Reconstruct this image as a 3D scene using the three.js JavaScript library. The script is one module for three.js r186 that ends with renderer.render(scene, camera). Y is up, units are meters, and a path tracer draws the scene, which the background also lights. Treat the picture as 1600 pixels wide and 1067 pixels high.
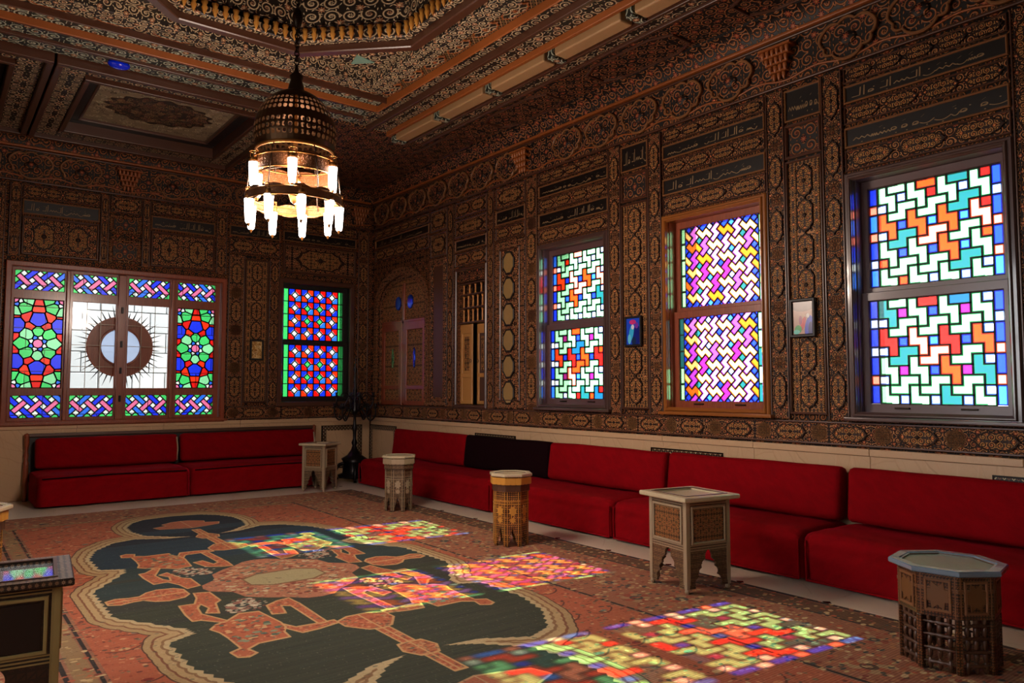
import * as THREE from 'three';
import { mergeGeometries, mergeVertices } from 'three/addons/utils/BufferGeometryUtils.js';
import { RoundedBoxGeometry } from 'three/addons/geometries/RoundedBoxGeometry.js';

// ------------------------------------------------------------------ camera, sky, sun, exposure
const scene = new THREE.Scene();
const camera = new THREE.PerspectiveCamera(48.83, 1600 / 1067, 0.05, 200);
camera.position.set(0, 1.5, 0);
camera.rotation.set(0.06217, -0.66027, 0.00066, 'YXZ');
const SKY = 3.9, SUN = 12.5;
scene.background = new THREE.Color(0.97 * SKY, 0.96 * SKY, 0.98 * SKY);
const sun = new THREE.DirectionalLight(new THREE.Color(1, 0.94, 0.84), SUN);
sun.position.set(6.3 + 13.1, 1.8 + 10, -4.7 + 1.33); sun.target.position.set(6.3, 1.8, -4.7);
sun.castShadow = true; sun.shadow.radius = 1; sun.shadow.mapSize.set(4096, 4096);
Object.assign(sun.shadow.camera, { left: -9, right: 9, top: 7, bottom: -7, near: 0.5, far: 40 });
scene.add(sun, sun.target);
const renderer = new THREE.WebGLRenderer({ antialias: true });
renderer.shadowMap.enabled = true;
renderer.toneMapping = THREE.LinearToneMapping;
renderer.toneMappingExposure = 2.5;

// room, metres: right wall x = RX, far wall z = FZ
const RX = 6.2, FZ = -12.02, LX = -1.7, BZ = 1.3, CY = 4.9;
const PI = Math.PI;

// ------------------------------------------------------------------ helpers
function rng(seed) { let s = seed | 0; return () => { s = (s + 0x6d2b79f5) | 0; let t = Math.imul(s ^ (s >>> 15), 1 | s); t = (t + Math.imul(t ^ (t >>> 7), 61 | t)) ^ t; return ((t ^ (t >>> 14)) >>> 0) / 4294967296; }; }
const used = {};
function numbered(n) { if (!(n in used)) { used[n] = 0; return n; } used[n]++; return n + '_' + String(used[n]).padStart(3, '0'); }
function shade(o) { o.castShadow = true; o.receiveShadow = true; return o; }
function thing(name, label, category, pos = [0, 0, 0], turn = 0, group) {
  const o = new THREE.Group(); o.name = numbered(name); scene.add(o);
  o.position.set(...pos); o.rotation.y = turn; o.userData = { label, category };
  if (group) o.userData.group = group;
  return o;
}
function struct(name, pos = [0, 0, 0], turn = 0) {
  const o = new THREE.Group(); o.name = name; scene.add(o); o.position.set(...pos); o.rotation.y = turn;
  o.userData = { kind: 'structure' };
  return o;
}
function part(parent, name, geo, mat, pos, rot, scl) {
  const m = shade(new THREE.Mesh(geo, mat)); m.name = name;
  if (pos) m.position.set(...pos);
  if (rot) m.rotation.set(...rot);
  if (scl) typeof scl === 'number' ? m.scale.setScalar(scl) : m.scale.set(...scl);
  parent.add(m); return m;
}
function flat(g) { const n = g.index ? g.toNonIndexed() : g; for (const k of Object.keys(n.attributes)) if (!['position', 'normal', 'uv'].includes(k)) n.deleteAttribute(k); n.clearGroups(); return n; }
function merge(list) { return mergeGeometries(list.map(flat), false); }
function mergeMats(lists) { return mergeGeometries(lists.map((l) => merge(l)), true); }
// uv in metres, on the plane that each triangle faces most
function metreUV(g0, ox = 0, oy = 0) {
  const g = flat(g0), p = g.attributes.position, n = g.attributes.normal, uv = new Float32Array(p.count * 2);
  for (let i = 0; i < p.count; i += 3) {
    const a = [0, 0, 0]; for (let k = 0; k < 3; k++) { a[0] += n.getX(i + k); a[1] += n.getY(i + k); a[2] += n.getZ(i + k); }
    const b = a.map(Math.abs), ax = b[0] > b[1] && b[0] > b[2] ? 0 : b[1] > b[2] ? 1 : 2;
    for (let k = 0; k < 3; k++) {
      const x = p.getX(i + k), y = p.getY(i + k), z = p.getZ(i + k);
      uv[(i + k) * 2] = (ax === 0 ? z : x) + ox; uv[(i + k) * 2 + 1] = (ax === 1 ? z : y) + oy;
    }
  }
  g.setAttribute('uv', new THREE.BufferAttribute(uv, 2)); return g;
}
function box(w, h, d, x = 0, y = 0, z = 0) { const g = new THREE.BoxGeometry(w, h, d); g.translate(x, y, z); return metreUV(g); }
function rbox(w, h, d, r, x = 0, y = 0, z = 0, s = 2) { const g = new RoundedBoxGeometry(w, h, d, s, Math.min(r, w / 2.01, h / 2.01, d / 2.01)); g.translate(x, y, z); return metreUV(g); }
function cyl(r0, r1, h, n = 16, x = 0, y = 0, z = 0) { const g = new THREE.CylinderGeometry(r0, r1, h, n); g.translate(x, y, z); return g; }
function ball(r, x = 0, y = 0, z = 0, n = 12) { const g = new THREE.SphereGeometry(r, n, Math.max(6, n * 0.7 | 0)); g.translate(x, y, z); return g; }
function lathe(pts, n = 24) { return new THREE.LatheGeometry(pts.map((p) => new THREE.Vector2(p[0], p[1])), n); }
function tube(pts, r, n = 24, k = 6) { return new THREE.TubeGeometry(new THREE.CatmullRomCurve3(pts.map((p) => new THREE.Vector3(...p))), n, r, k); }
function poly(pts) { const s = new THREE.Shape(); pts.forEach((p, i) => (i ? s.lineTo(p[0], p[1]) : s.moveTo(p[0], p[1]))); s.closePath(); return s; }
function rect(x0, y0, x1, y1) { return poly([[x0, y0], [x1, y0], [x1, y1], [x0, y1]]); }
function ext(shape, depth, bevel = 0, seg = 8, bs = 1) {
  const g = new THREE.ExtrudeGeometry(shape, { depth: Math.max(depth - bevel, 0.0005), bevelEnabled: bevel > 0, bevelThickness: bevel, bevelSize: bevel, bevelOffset: -bevel, bevelSegments: bs, curveSegments: seg });
  return flat(g);
}
function fitUV(g, x0, y0, x1, y1) { const p = g.attributes.position, uv = g.attributes.uv; for (let i = 0; i < p.count; i++) uv.setXY(i, (p.getX(i) - x0) / (x1 - x0), (p.getY(i) - y0) / (y1 - y0)); return g; }
function frameShape(x0, y0, x1, y1, w) { const s = rect(x0, y0, x1, y1); s.holes.push(rect(x0 + w, y0 + w, x1 - w, y1 - w)); return s; }

// ------------------------------------------------------------------ textures
function canvas(w, h, draw) { const c = document.createElement('canvas'); c.width = w; c.height = h; const x = c.getContext('2d'); draw(x, w, h); return c; }
function tex(c, srgb, sx = 1, sy = sx) { const t = new THREE.CanvasTexture(c); t.colorSpace = srgb ? THREE.SRGBColorSpace : THREE.NoColorSpace; t.wrapS = t.wrapT = THREE.RepeatWrapping; t.repeat.set(1 / sx, 1 / sy); t.magFilter = THREE.LinearFilter; t.anisotropy = 8; return t; }
function mat(o) { const { canvas: c, size = [1, 1], bump = 0, ...rest } = o; const p = { roughness: 0.6, ...rest };
  if (c) { p.map = tex(c, true, size[0], size[1]); if (bump) { p.bumpMap = tex(c, false, size[0], size[1]); p.bumpScale = bump; } }
  return new THREE.MeshPhysicalMaterial(p); }
function speck(x, w, h, n, cols, a, r, s0 = 0.4, s1 = 1.6) { for (let i = 0; i < n; i++) { x.globalAlpha = a * r(); x.fillStyle = cols[(r() * cols.length) | 0]; const s = s0 + (s1 - s0) * r(); x.fillRect(r() * w, r() * h, s, s); } x.globalAlpha = 1; }
function spiral(x, cx, cy, r, dir, a0, turns = 1.6) { x.beginPath(); for (let i = 0; i <= 26; i++) { const t = i / 26, a = a0 + dir * t * turns * 2 * PI, q = r * (1 - 0.86 * t); i ? x.lineTo(cx + q * Math.cos(a), cy + q * Math.sin(a)) : x.moveTo(cx + q * Math.cos(a), cy + q * Math.sin(a)); } x.stroke(); }
function leaf(x, cx, cy, l, w, a) { x.save(); x.translate(cx, cy); x.rotate(a); x.beginPath(); x.moveTo(0, 0); x.quadraticCurveTo(l * 0.5, -w, l, 0); x.quadraticCurveTo(l * 0.5, w, 0, 0); x.fill(); x.restore(); }
function flower(x, cx, cy, r, n, c1, c2) { x.fillStyle = c1; for (let k = 0; k < n; k++) leaf(x, cx, cy, r, r * 0.34, k * 2 * PI / n); x.fillStyle = c2; x.beginPath(); x.arc(cx, cy, r * 0.27, 0, 7); x.fill(); }
// mirrored four ways, so that it repeats without a seam
function mirrored(S, quad) {
  const q = canvas(S / 2, S / 2, quad);
  return canvas(S, S, (x) => { for (const [a, b] of [[0, 0], [1, 0], [0, 1], [1, 1]]) { x.save(); x.translate(a ? S : 0, b ? S : 0); x.scale(a ? -1 : 1, b ? -1 : 1); x.drawImage(q, 0, 0); x.restore(); } });
}
function arabesque(S, pal, seed, n) {
  return mirrored(S, (x, w, h) => {
    const r = rng(seed); x.fillStyle = pal[0]; x.fillRect(0, 0, w, h); speck(x, w, h, 900, [pal[1], '#000'], 0.35, r);
    const d = w / n; x.lineCap = 'round';
    for (let j = 0; j < n; j++) for (let i = 0; i < n; i++) {
      const cx = (i + 0.5) * d, cy = (j + 0.5) * d, dir = (i + j) % 2 ? 1 : -1, a0 = r() * 6.3;
      x.strokeStyle = pal[2]; x.lineWidth = d * 0.11; spiral(x, cx, cy, d * 0.46, dir, a0);
      x.strokeStyle = pal[3]; x.lineWidth = d * 0.04; spiral(x, cx, cy, d * 0.46, dir, a0);
      x.fillStyle = pal[3]; for (let k = 0; k < 6; k++) { const a = a0 + k * 1.05; leaf(x, cx + d * 0.44 * Math.cos(a), cy + d * 0.44 * Math.sin(a), d * 0.24, d * 0.07, a + dir * 0.9); }
      flower(x, cx, cy, d * 0.17, 6, r() < 0.5 ? pal[4] : pal[3], pal[1]);
      if ((i + j) % 2 === 0) flower(x, i * d, j * d, d * 0.26, 8, pal[4], pal[3]);
    }
  });
}
const PAL = ['#1d0d07', '#3a1c0f', '#9a5632', '#dca26c', '#b25a38'];
const C_arab = arabesque(1024, PAL, 3, 6);
const C_arabDark = arabesque(512, ['#120906', '#24120b', '#70401f', '#a8683a', '#984528'], 5, 4);
const C_arabGold = arabesque(512, ['#2b140a', '#4f2a16', '#b0713a', '#eab06a', '#c96a3a'], 8, 3);
const C_ceil = arabesque(1024, ['#211811', '#3c2e24', '#957a5c', '#d2b890', '#ab7450'], 11, 6);
const C_ceilGreen = arabesque(512, ['#22241f', '#434a42', '#8c9482', '#cfd0b6', '#b88058'], 13, 3);
// small hexagonal net behind the medallions of the tall panels
const C_net = canvas(512, 512, (x) => { x.fillStyle = '#a66f40'; x.fillRect(0, 0, 512, 512); const r = rng(2); const d = 512 / 12;
  for (let j = -1; j < 14; j++) for (let i = -1; i < 13; i++) { const cx = (i + (j % 2 ? 0.5 : 0)) * d, cy = j * d * 6 / 7 * 0.9965; x.fillStyle = '#160c08'; x.beginPath(); for (let k = 0; k < 6; k++) x.lineTo(cx + 0.44 * d * Math.cos(k * PI / 3 + PI / 6), cy + 0.44 * d * Math.sin(k * PI / 3 + PI / 6)); x.fill(); flower(x, cx, cy, d * 0.2, 6, '#9a6d42', '#3a2113'); }
  speck(x, 512, 512, 3000, ['#000', '#c08a58'], 0.2, r); });
// a band of script-like strokes in gold on black
function scriptBand(seed, ground, ink) { return canvas(1024, 256, (x, w, h) => { const r = rng(seed); x.fillStyle = ground; x.fillRect(0, 0, w, h); speck(x, w, h, 2500, ['#000', '#4a2d1c'], 0.4, r); x.strokeStyle = ink; x.lineCap = 'round'; x.lineJoin = 'round';
  x.lineWidth = 5; x.strokeRect(10, 12, w - 20, h - 24);
  let px = 60; while (px < w - 90) { const L = 40 + r() * 80, base = 165 + r() * 14, k = r(); x.lineWidth = 9; x.beginPath(); x.moveTo(px, base);
    if (k < 0.3) { x.quadraticCurveTo(px + L / 2, base + 44, px + L, base - 12); x.stroke(); } else if (k < 0.55) { x.lineTo(px + L * 0.5, base); x.lineTo(px + L * 0.55, 60 + r() * 30); x.stroke(); x.beginPath(); x.moveTo(px + L * 0.8, 58); x.lineTo(px + L * 0.76, base + 6); x.stroke(); } else if (k < 0.8) { for (let q = 0; q < 3; q++) x.lineTo(px + L * (q + 0.5) / 3, base - 26), x.lineTo(px + L * (q + 1) / 3, base); x.stroke(); } else { x.arc(px + 18, base - 16, 17, 0, 6.3); x.stroke(); }
    x.fillStyle = ink; if (r() < 0.6) { x.beginPath(); x.arc(px + L * 0.5, r() < 0.5 ? base - 56 : base + 40, 6, 0, 7); x.fill(); } x.lineWidth = 3; if (r() < 0.6) { x.beginPath(); x.moveTo(px + 6, 90 + r() * 20); x.lineTo(px + 26, 78 + r() * 12); x.stroke(); }
    px += L + 6; } }); }
const C_script = scriptBand(4, '#120b09', '#8f7350');
const C_oval = canvas(1024, 1024, (x, w, h) => { const r = rng(21); x.drawImage(canvas(1024, 1024, (y) => { y.fillStyle = '#8a7a60'; y.fillRect(0, 0, w, h); y.lineWidth = 5; for (let i = 0; i < 420; i++) { y.strokeStyle = ['#4a3d2e', '#b3a482', '#cabb98'][i % 3]; spiral(y, r() * w, r() * h, 14 + r() * 26, r() < 0.5 ? 1 : -1, r() * 6, 1.2); } }), 0, 0);
  x.save(); x.translate(w / 2, h / 2); x.fillStyle = '#33261b'; x.beginPath(); for (let k = 0; k < 96; k++) { const a = k * PI / 48, q = 1 + 0.06 * Math.cos(a * 16); x.lineTo(390 * q * Math.cos(a), 300 * q * Math.sin(a)); } x.fill(); x.strokeStyle = '#8a6f4c'; x.lineWidth = 7; x.stroke();
  for (let i = 0; i < 330; i++) { const a = r() * 6.3, q = Math.sqrt(r()) * 0.92; x.strokeStyle = ['#6e5338', '#94764f', '#7a4630'][i % 3]; x.lineWidth = 5; spiral(x, 390 * q * Math.cos(a), 300 * q * Math.sin(a), 12 + r() * 18, 1, r() * 6, 1.2); } x.restore(); });
const C_lattice = canvas(256, 256, (x) => { x.fillStyle = '#2b1a10'; x.fillRect(0, 0, 256, 256); x.strokeStyle = '#a0764a'; x.lineWidth = 7; for (let i = -4; i < 9; i++) { x.beginPath(); x.moveTo(i * 64, 0); x.lineTo(i * 64 + 256, 256); x.stroke(); x.beginPath(); x.moveTo(i * 64, 256); x.lineTo(i * 64 + 256, 0); x.stroke(); } x.fillStyle = '#6a5a2c'; for (let j = 0; j < 9; j++) for (let i = 0; i < 9; i++) if ((i + j) % 2) { x.beginPath(); x.arc(i * 32, j * 32, 8, 0, 7); x.fill(); } });
const C_wood = canvas(512, 1024, (x, w, h) => { const r = rng(31); x.fillStyle = '#84391c'; x.fillRect(0, 0, w, h); for (let i = 0; i < 260; i++) { const px = r() * w, a = r(); x.strokeStyle = a < 0.5 ? '#52200f' : '#aa5a30'; x.globalAlpha = 0.12 + 0.3 * r(); x.lineWidth = 0.8 + r() * 3; x.beginPath(); for (let y = -10; y <= h + 10; y += 64) x.lineTo(px + 9 * Math.sin(y * 0.006 * 2 * PI / 1.024 + i), y); x.stroke(); } x.globalAlpha = 1; speck(x, w, h, 3000, ['#2a0f07'], 0.5, r, 1, 3); });
const C_marble = canvas(1024, 1024, (x, w, h) => { const r = rng(41); x.fillStyle = '#c9bca6'; x.fillRect(0, 0, w, h); for (let i = 0; i < 90; i++) { x.strokeStyle = ['#b3a48c', '#ddd3c2', '#a08d72', '#c7b193'][i % 4]; x.globalAlpha = 0.16 + 0.2 * r(); x.lineWidth = 1 + 14 * r() * r(); x.beginPath(); let px = r() * w, py = r() * h, a = 0.6 + r() * 0.8; for (let k = 0; k < 14; k++) { x.lineTo(px, py); a += (r() - 0.5) * 0.9; px += 50 * Math.cos(a); py += 50 * Math.sin(a); } x.stroke(); } x.globalAlpha = 1; speck(x, w, h, 9000, ['#8f7f68', '#efe8da'], 0.3, r, 0.6, 2.4); });
const C_mosaic = canvas(256, 256, (x) => { x.fillStyle = '#150d0a'; x.fillRect(0, 0, 256, 256); for (let j = 0; j < 4; j++) for (let i = 0; i < 4; i++) { x.fillStyle = (i + j) % 2 ? '#cbb58c' : '#7b4a2c'; const a = i * 64, b = j * 64; x.beginPath(); x.moveTo(a + 32, b + 4); x.lineTo(a + 60, b + 32); x.lineTo(a + 32, b + 60); x.lineTo(a + 4, b + 32); x.fill(); x.fillStyle = '#150d0a'; x.fillRect(a + 24, b + 24, 16, 16); } });
const C_inlay = canvas(512, 512, (x, w, h) => { const r = rng(51); x.fillStyle = '#2d1c13'; x.fillRect(0, 0, w, h); const d = 64; for (let j = 0; j < 8; j++) for (let i = 0; i < 8; i++) { const a = i * d, b = j * d; x.fillStyle = ['#b9a283', '#a68c6c', '#c8b697'][(r() * 3) | 0]; const k = (i * 3 + j) % 3; x.beginPath(); if (k === 0) { x.moveTo(a + 32, b + 5); x.lineTo(a + 59, b + 32); x.lineTo(a + 32, b + 59); x.lineTo(a + 5, b + 32); } else if (k === 1) { for (let q = 0; q < 16; q++) { const R = q % 2 ? 12 : 29; x.lineTo(a + 32 + R * Math.cos(q * PI / 8), b + 32 + R * Math.sin(q * PI / 8)); } } else { x.moveTo(a + 5, b + 5); x.lineTo(a + 57, b + 5); x.lineTo(a + 5, b + 57); x.closePath(); x.moveTo(a + 59, b + 59); x.lineTo(a + 59, b + 22); x.lineTo(a + 22, b + 59); } x.fill(); x.fillStyle = '#6d2f1a'; x.beginPath(); x.arc(a + 32, b + 32, 6, 0, 7); x.fill(); } speck(x, w, h, 2500, ['#000', '#e8dcc4'], 0.25, r); });
const C_velvet = canvas(512, 512, (x, w, h) => { const r = rng(61); x.fillStyle = '#d0d0d0'; x.fillRect(0, 0, w, h); for (let i = 0; i < 160; i++) { x.globalAlpha = 0.05; x.fillStyle = i % 2 ? '#fff' : '#777'; const px = r() * w, py = r() * h, s = 20 + r() * 60; for (const ox of [-w, 0, w]) for (const oy of [-h, 0, h]) { x.beginPath(); x.ellipse(px + ox, py + oy, s, s * 0.5, 0.6, 0, 7); x.fill(); } } x.globalAlpha = 1; speck(x, w, h, 30000, ['#fff', '#999', '#666'], 0.3, r, 0.7, 1.8); });

const M = {
  body: mat({ canvas: C_arabDark, size: [0.8, 0.8], bump: 0.012, specularIntensity: 0.5, roughness: 0.65 }),
  carved: mat({ canvas: C_arab, size: [1.0, 1.0], bump: 0.012, specularIntensity: 0.5, roughness: 0.6 }),
  carvedFine: mat({ canvas: C_arab, size: [0.74, 0.74], bump: 0.01, specularIntensity: 0.5, roughness: 0.6 }),
  gold: mat({ canvas: C_arabGold, size: [0.34, 0.34], bump: 0.008, specularIntensity: 0.6, roughness: 0.55 }),
  goldEdge: mat({ color: '#7d5230', roughness: 0.38 }),
  net: mat({ canvas: C_net, size: [0.46, 0.46], bump: 0.005, specularIntensity: 0.6, roughness: 0.55 }),
  dark: mat({ color: '#140c09', roughness: 0.5 }),
  bead: mat({ color: '#4a2a1b', roughness: 0.35, clearcoat: 0.4, clearcoatRoughness: 0.3 }),
  rim: mat({ color: '#2a160d', roughness: 0.6, specularIntensity: 0.5 }),
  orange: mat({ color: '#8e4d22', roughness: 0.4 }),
  wood: mat({ canvas: C_wood, size: [0.4, 0.8], bump: 0.001, roughness: 0.38, clearcoat: 0.6, clearcoatRoughness: 0.18 }),
  woodPale: mat({ color: '#b07a3e', roughness: 0.45, bumpMap: tex(C_wood, false, 0.4, 0.8), bumpScale: 0.002 }),
  casing: mat({ color: '#4a3430', roughness: 0.3, clearcoat: 0.9, clearcoatRoughness: 0.1 }),
  sashDark: mat({ color: '#573c3c', roughness: 0.4, clearcoat: 0.5, clearcoatRoughness: 0.2 }),
  came: mat({ color: '#1c1c1e', roughness: 0.6, metalness: 0.3 }),
  ceil: mat({ canvas: C_ceil, size: [1.7, 1.7], bump: 0.01, roughness: 0.5 }),
  ceilGreen: mat({ canvas: C_ceilGreen, size: [0.9, 0.9], bump: 0.006, roughness: 0.5 }),
  ceilDark: mat({ canvas: C_arabDark, size: [1.1, 1.1], bump: 0.012, roughness: 0.6 }),
  lattice: mat({ canvas: C_lattice, size: [0.3, 0.3], bump: 0.006, roughness: 0.5 }),
  tan: mat({ color: '#a9835a', roughness: 0.55, bumpMap: tex(C_wood, false, 0.5, 1.2), bumpScale: 0.002 }),
  marble: mat({ canvas: C_marble, size: [1.4, 1.4], roughness: 0.28 }),
  marbleDado: mat({ canvas: C_marble, size: [1.9, 1.9], color: '#f0d2b8', roughness: 0.35 }),
  black: mat({ color: '#0d0c0c', roughness: 0.25 }),
  mosaic: mat({ canvas: C_mosaic, size: [0.12, 0.12], roughness: 0.35 }),
  inlay: mat({ canvas: C_inlay, size: [0.1, 0.1], color: '#cbb89f', bump: 0.0015, roughness: 0.35, clearcoat: 0.3, clearcoatRoughness: 0.3 }),
  inlayCoarse: mat({ canvas: C_arabGold, size: [0.2, 0.2], bump: 0.003, roughness: 0.35 }),
  tableWood: mat({ color: '#4a2c1c', roughness: 0.4, clearcoat: 0.3, clearcoatRoughness: 0.3 }),
  bone: mat({ color: '#98846a', roughness: 0.35 }),
  boneTop: mat({ canvas: C_marble, size: [0.5, 0.5], color: '#e8e2d2', roughness: 0.22 }),
  velvet: mat({ canvas: C_velvet, size: [0.5, 0.5], bump: 0.004, color: '#9c000e', roughness: 0.9, specularIntensity: 0.2, sheen: 1, sheenColor: new THREE.Color(1, 0.015, 0.05), sheenRoughness: 0.3 }),
  velvetDark: mat({ canvas: C_velvet, size: [0.5, 0.5], bump: 0.003, color: '#1c0308', roughness: 0.95, specularIntensity: 0.15 }),
  brass: mat({ color: '#7a4e24', roughness: 0.42, metalness: 0.9 }),
  brassDark: mat({ color: '#2b1c10', roughness: 0.4, metalness: 0.7 }),
  iron: mat({ color: '#171113', roughness: 0.35, metalness: 0.6 }),
  plaster: mat({ color: '#8d8378', roughness: 0.9 }),
  stone: mat({ color: '#8b8f91', roughness: 0.9 }),
  ground: mat({ color: '#88867f', roughness: 0.95 }),
};
function glassMat(r, g, b, rough = 0.36) { const m = new THREE.MeshPhysicalMaterial({ roughness: rough, transmission: 1, thickness: 0, ior: 1.5, side: THREE.DoubleSide }); m.color.setRGB(r, g, b); return m; }
const G = {
  white: glassMat(0.8, 0.9, 0.82), mint: glassMat(0.26, 0.76, 0.36), aqua: glassMat(0.003, 0.05, 0.11), teal: glassMat(0.005, 0.075, 0.085), green: glassMat(0.05, 0.62, 0.14),
  blue: glassMat(0.006, 0.03, 0.8), sky: glassMat(0.02, 0.16, 0.85), red: glassMat(0.75, 0.005, 0.004), orange: glassMat(0.9, 0.03, 0.003), salmon: glassMat(0.92, 0.22, 0.14),
  amber: glassMat(0.92, 0.1, 0.004), cream: glassMat(0.98, 0.52, 0.13), violet: glassMat(0.3, 0.035, 0.5), mauve: glassMat(0.5, 0.14, 0.66), magenta: glassMat(0.22, 0.008, 0.12), pink: glassMat(0.8, 0.16, 0.34),
  clear: glassMat(0.93, 0.95, 0.94, 0.05), frost: glassMat(0.3, 0.36, 0.5, 0.8),
};
// bloom fringe of the bright panes, put into the colour as deeper edges
const FRINGE = new Map([[G.white, glassMat(0.02, 0.06, 0.3)], [G.mint, glassMat(0.004, 0.075, 0.02)], [G.teal, glassMat(0.004, 0.09, 0.06)], [G.red, glassMat(0.22, 0.004, 0.003)], [G.orange, glassMat(0.25, 0.008, 0.003)], [G.salmon, glassMat(0.3, 0.015, 0.005)], [G.blue, glassMat(0.002, 0.004, 0.25)], [G.sky, glassMat(0.002, 0.01, 0.3)], [G.amber, glassMat(0.3, 0.05, 0.003)], [G.cream, glassMat(0.4, 0.075, 0.004)], [G.violet, glassMat(0.12, 0.006, 0.24)], [G.mauve, glassMat(0.14, 0.01, 0.26)], [G.magenta, glassMat(0.16, 0.003, 0.12)]]);

// ------------------------------------------------------------------ carved pieces of the panelling (shared geometry)
const rosetteGeo = (() => { const l = [ext((() => { const s = new THREE.Shape(); for (let k = 0; k < 48; k++) { const a = k * PI / 24, q = 0.46 + 0.04 * Math.cos(a * 8); k ? s.lineTo(q * Math.cos(a), q * Math.sin(a)) : s.moveTo(q, 0); } return s; })(), 0.05, 0.02)];
  const t = new THREE.TorusGeometry(0.34, 0.035, 5, 28); t.translate(0, 0, 0.055); l.push(t);
  for (let k = 0; k < 8; k++) { const p = new THREE.SphereGeometry(0.1, 6, 4); p.scale(1.15, 0.5, 0.5); p.translate(0.19, 0, 0.05); p.rotateZ(k * PI / 4); l.push(p); }
  l.push(ball(0.075, 0, 0, 0.06, 8)); return metreUV(merge(l)); })();
function lobed(w, h) { // a long medallion with pointed ends and scalloped sides
  const s = new THREE.Shape(), a = w / 2, b = h / 2; s.moveTo(0, -b);
  s.quadraticCurveTo(a * 0.22, -b * 0.84, a * 0.62, -b * 0.8); s.quadraticCurveTo(a * 0.7, -b * 0.62, a, -b * 0.5); s.quadraticCurveTo(a * 0.86, 0, a, b * 0.5); s.quadraticCurveTo(a * 0.7, b * 0.62, a * 0.62, b * 0.8); s.quadraticCurveTo(a * 0.22, b * 0.84, 0, b);
  s.quadraticCurveTo(-a * 0.22, b * 0.84, -a * 0.62, b * 0.8); s.quadraticCurveTo(-a * 0.7, b * 0.62, -a, b * 0.5); s.quadraticCurveTo(-a * 0.86, 0, -a, -b * 0.5); s.quadraticCurveTo(-a * 0.7, -b * 0.62, -a * 0.62, -b * 0.8); s.quadraticCurveTo(-a * 0.22, -b * 0.84, 0, -b); return s; }
const cartoucheCache = {};
function cartoucheGeo(w, h) { const k = [w, h].map((q) => q.toFixed(3)).join(); if (cartoucheCache[k]) return cartoucheCache[k];
  const plate = metreUV(ext(lobed(w, h), 0.012, 0.004, 4)), rimS = lobed(w, h); rimS.holes.push(lobed(w * 0.88, h * 0.88));
  const rim = ext(rimS, 0.017, 0.002, 4), stud = new THREE.SphereGeometry(Math.min(w, h) * 0.13, 8, 5); stud.scale(1, 1, 0.5); stud.translate(0, 0, 0.014);
  return (cartoucheCache[k] = mergeMats([[plate], [rim, stud]])); }
function rosette(g, u, v, d, n = 0, m = M.gold) { return part(g, 'rosette', rosetteGeo, m, [u, v, n], null, [d, d, d * 0.5]); }
function cartouche(g, u, v, w, h, n = 0, m = M.gold, m2 = M.rim) { return part(g, 'cartouche', cartoucheGeo(w, h), [m, m2], [u, v, n]); }
function board(g, name, u0, u1, v0, v1, n0, n1, m, bev = 0.006) { return part(g, name, rbox(u1 - u0, v1 - v0, n1 - n0, bev, 0, 0, (n1 - n0) / 2, 1), m, [(u0 + u1) / 2, (v0 + v1) / 2, n0]); }
function moulding(g, u0, u1, v0, v1, w, n, d, m = M.bead) { return part(g, 'moulding', ext(frameShape(u0, v0, u1, v1, w), d, Math.min(w, d) * 0.4), m, [0, 0, n]); }
// a strip with beaded edges, rosettes and cartouches in turn; upright or lying
function pilaster(g, u0, u1, v0, v1, start = 0, upright = true) {
  const w = upright ? u1 - u0 : v1 - v0, L = upright ? v1 - v0 : u1 - u0;
  board(g, 'strip', u0, u1, v0, v1, 0, 0.022, M.carvedFine);
  const e = 0.014; const bars = upright ? [[u0, u0 + e, v0, v1], [u1 - e, u1, v0, v1]] : [[u0, u1, v0, v0 + e], [u0, u1, v1 - e, v1]];
  for (const b of bars) board(g, 'bead', ...b, 0.02, 0.036, M.bead, 0.005);
  const big = w * 1.75, step = big + w * 0.92; let k = Math.max(1, Math.round(L / step)), st = L / k;
  for (let i = 0; i < k; i++) { const a = (i + 0.5) * st, [pu, pv] = upright ? [(u0 + u1) / 2, v0 + a] : [u0 + a, (v0 + v1) / 2];
    const c = cartouche(g, upright ? pu : pu, pv, w * 0.68, st - w * 0.92, 0.02); if (!upright) c.rotation.z = PI / 2;
    if (i > 0 || start) rosette(g, upright ? pu : u0 + i * st, upright ? v0 + i * st : pv, w * 0.78, 0.018, i % 2 ? M.gold : M.carvedFine); }
}
function tallPanel(g, u0, u1, v0, v1, chain = true) {
  board(g, 'panel', u0, u1, v0, v1, 0, 0.01, M.net); moulding(g, u0, u1, v0, v1, 0.022, 0.008, 0.03);
  const w = u1 - u0, c = (u0 + u1) / 2;
  for (const s of [-1, 1]) { board(g, 'inner_strip', c + s * (w * 0.5 - 0.066) - 0.03, c + s * (w * 0.5 - 0.066) + 0.03, v0 + 0.03, v1 - 0.03, 0.01, 0.018, M.gold, 0.003); }
  if (chain) { const n = Math.max(3, Math.round((v1 - v0 - 0.1) / 0.33)), st = (v1 - v0 - 0.1) / n; for (let i = 0; i < n; i++) cartouche(g, c, v0 + 0.05 + (i + 0.5) * st, w * 0.46, st * 1.02, 0.012, M.gold); }
}
function rowOf(g, u0, u1, v0, v1, n, m) { // a row of lying cartouches on a board
  board(g, 'panel', u0, u1, v0, v1, 0, 0.012, m || M.carved); moulding(g, u0, u1, v0, v1, 0.014, 0.01, 0.016);
  const st = (u1 - u0 - 0.04) / n; for (let i = 0; i < n; i++) { const c = cartouche(g, u0 + 0.02 + (i + 0.5) * st, (v0 + v1) / 2, (v1 - v0) * 0.68, st * 0.94, 0.012); c.rotation.z = PI / 2; }
}
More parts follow.
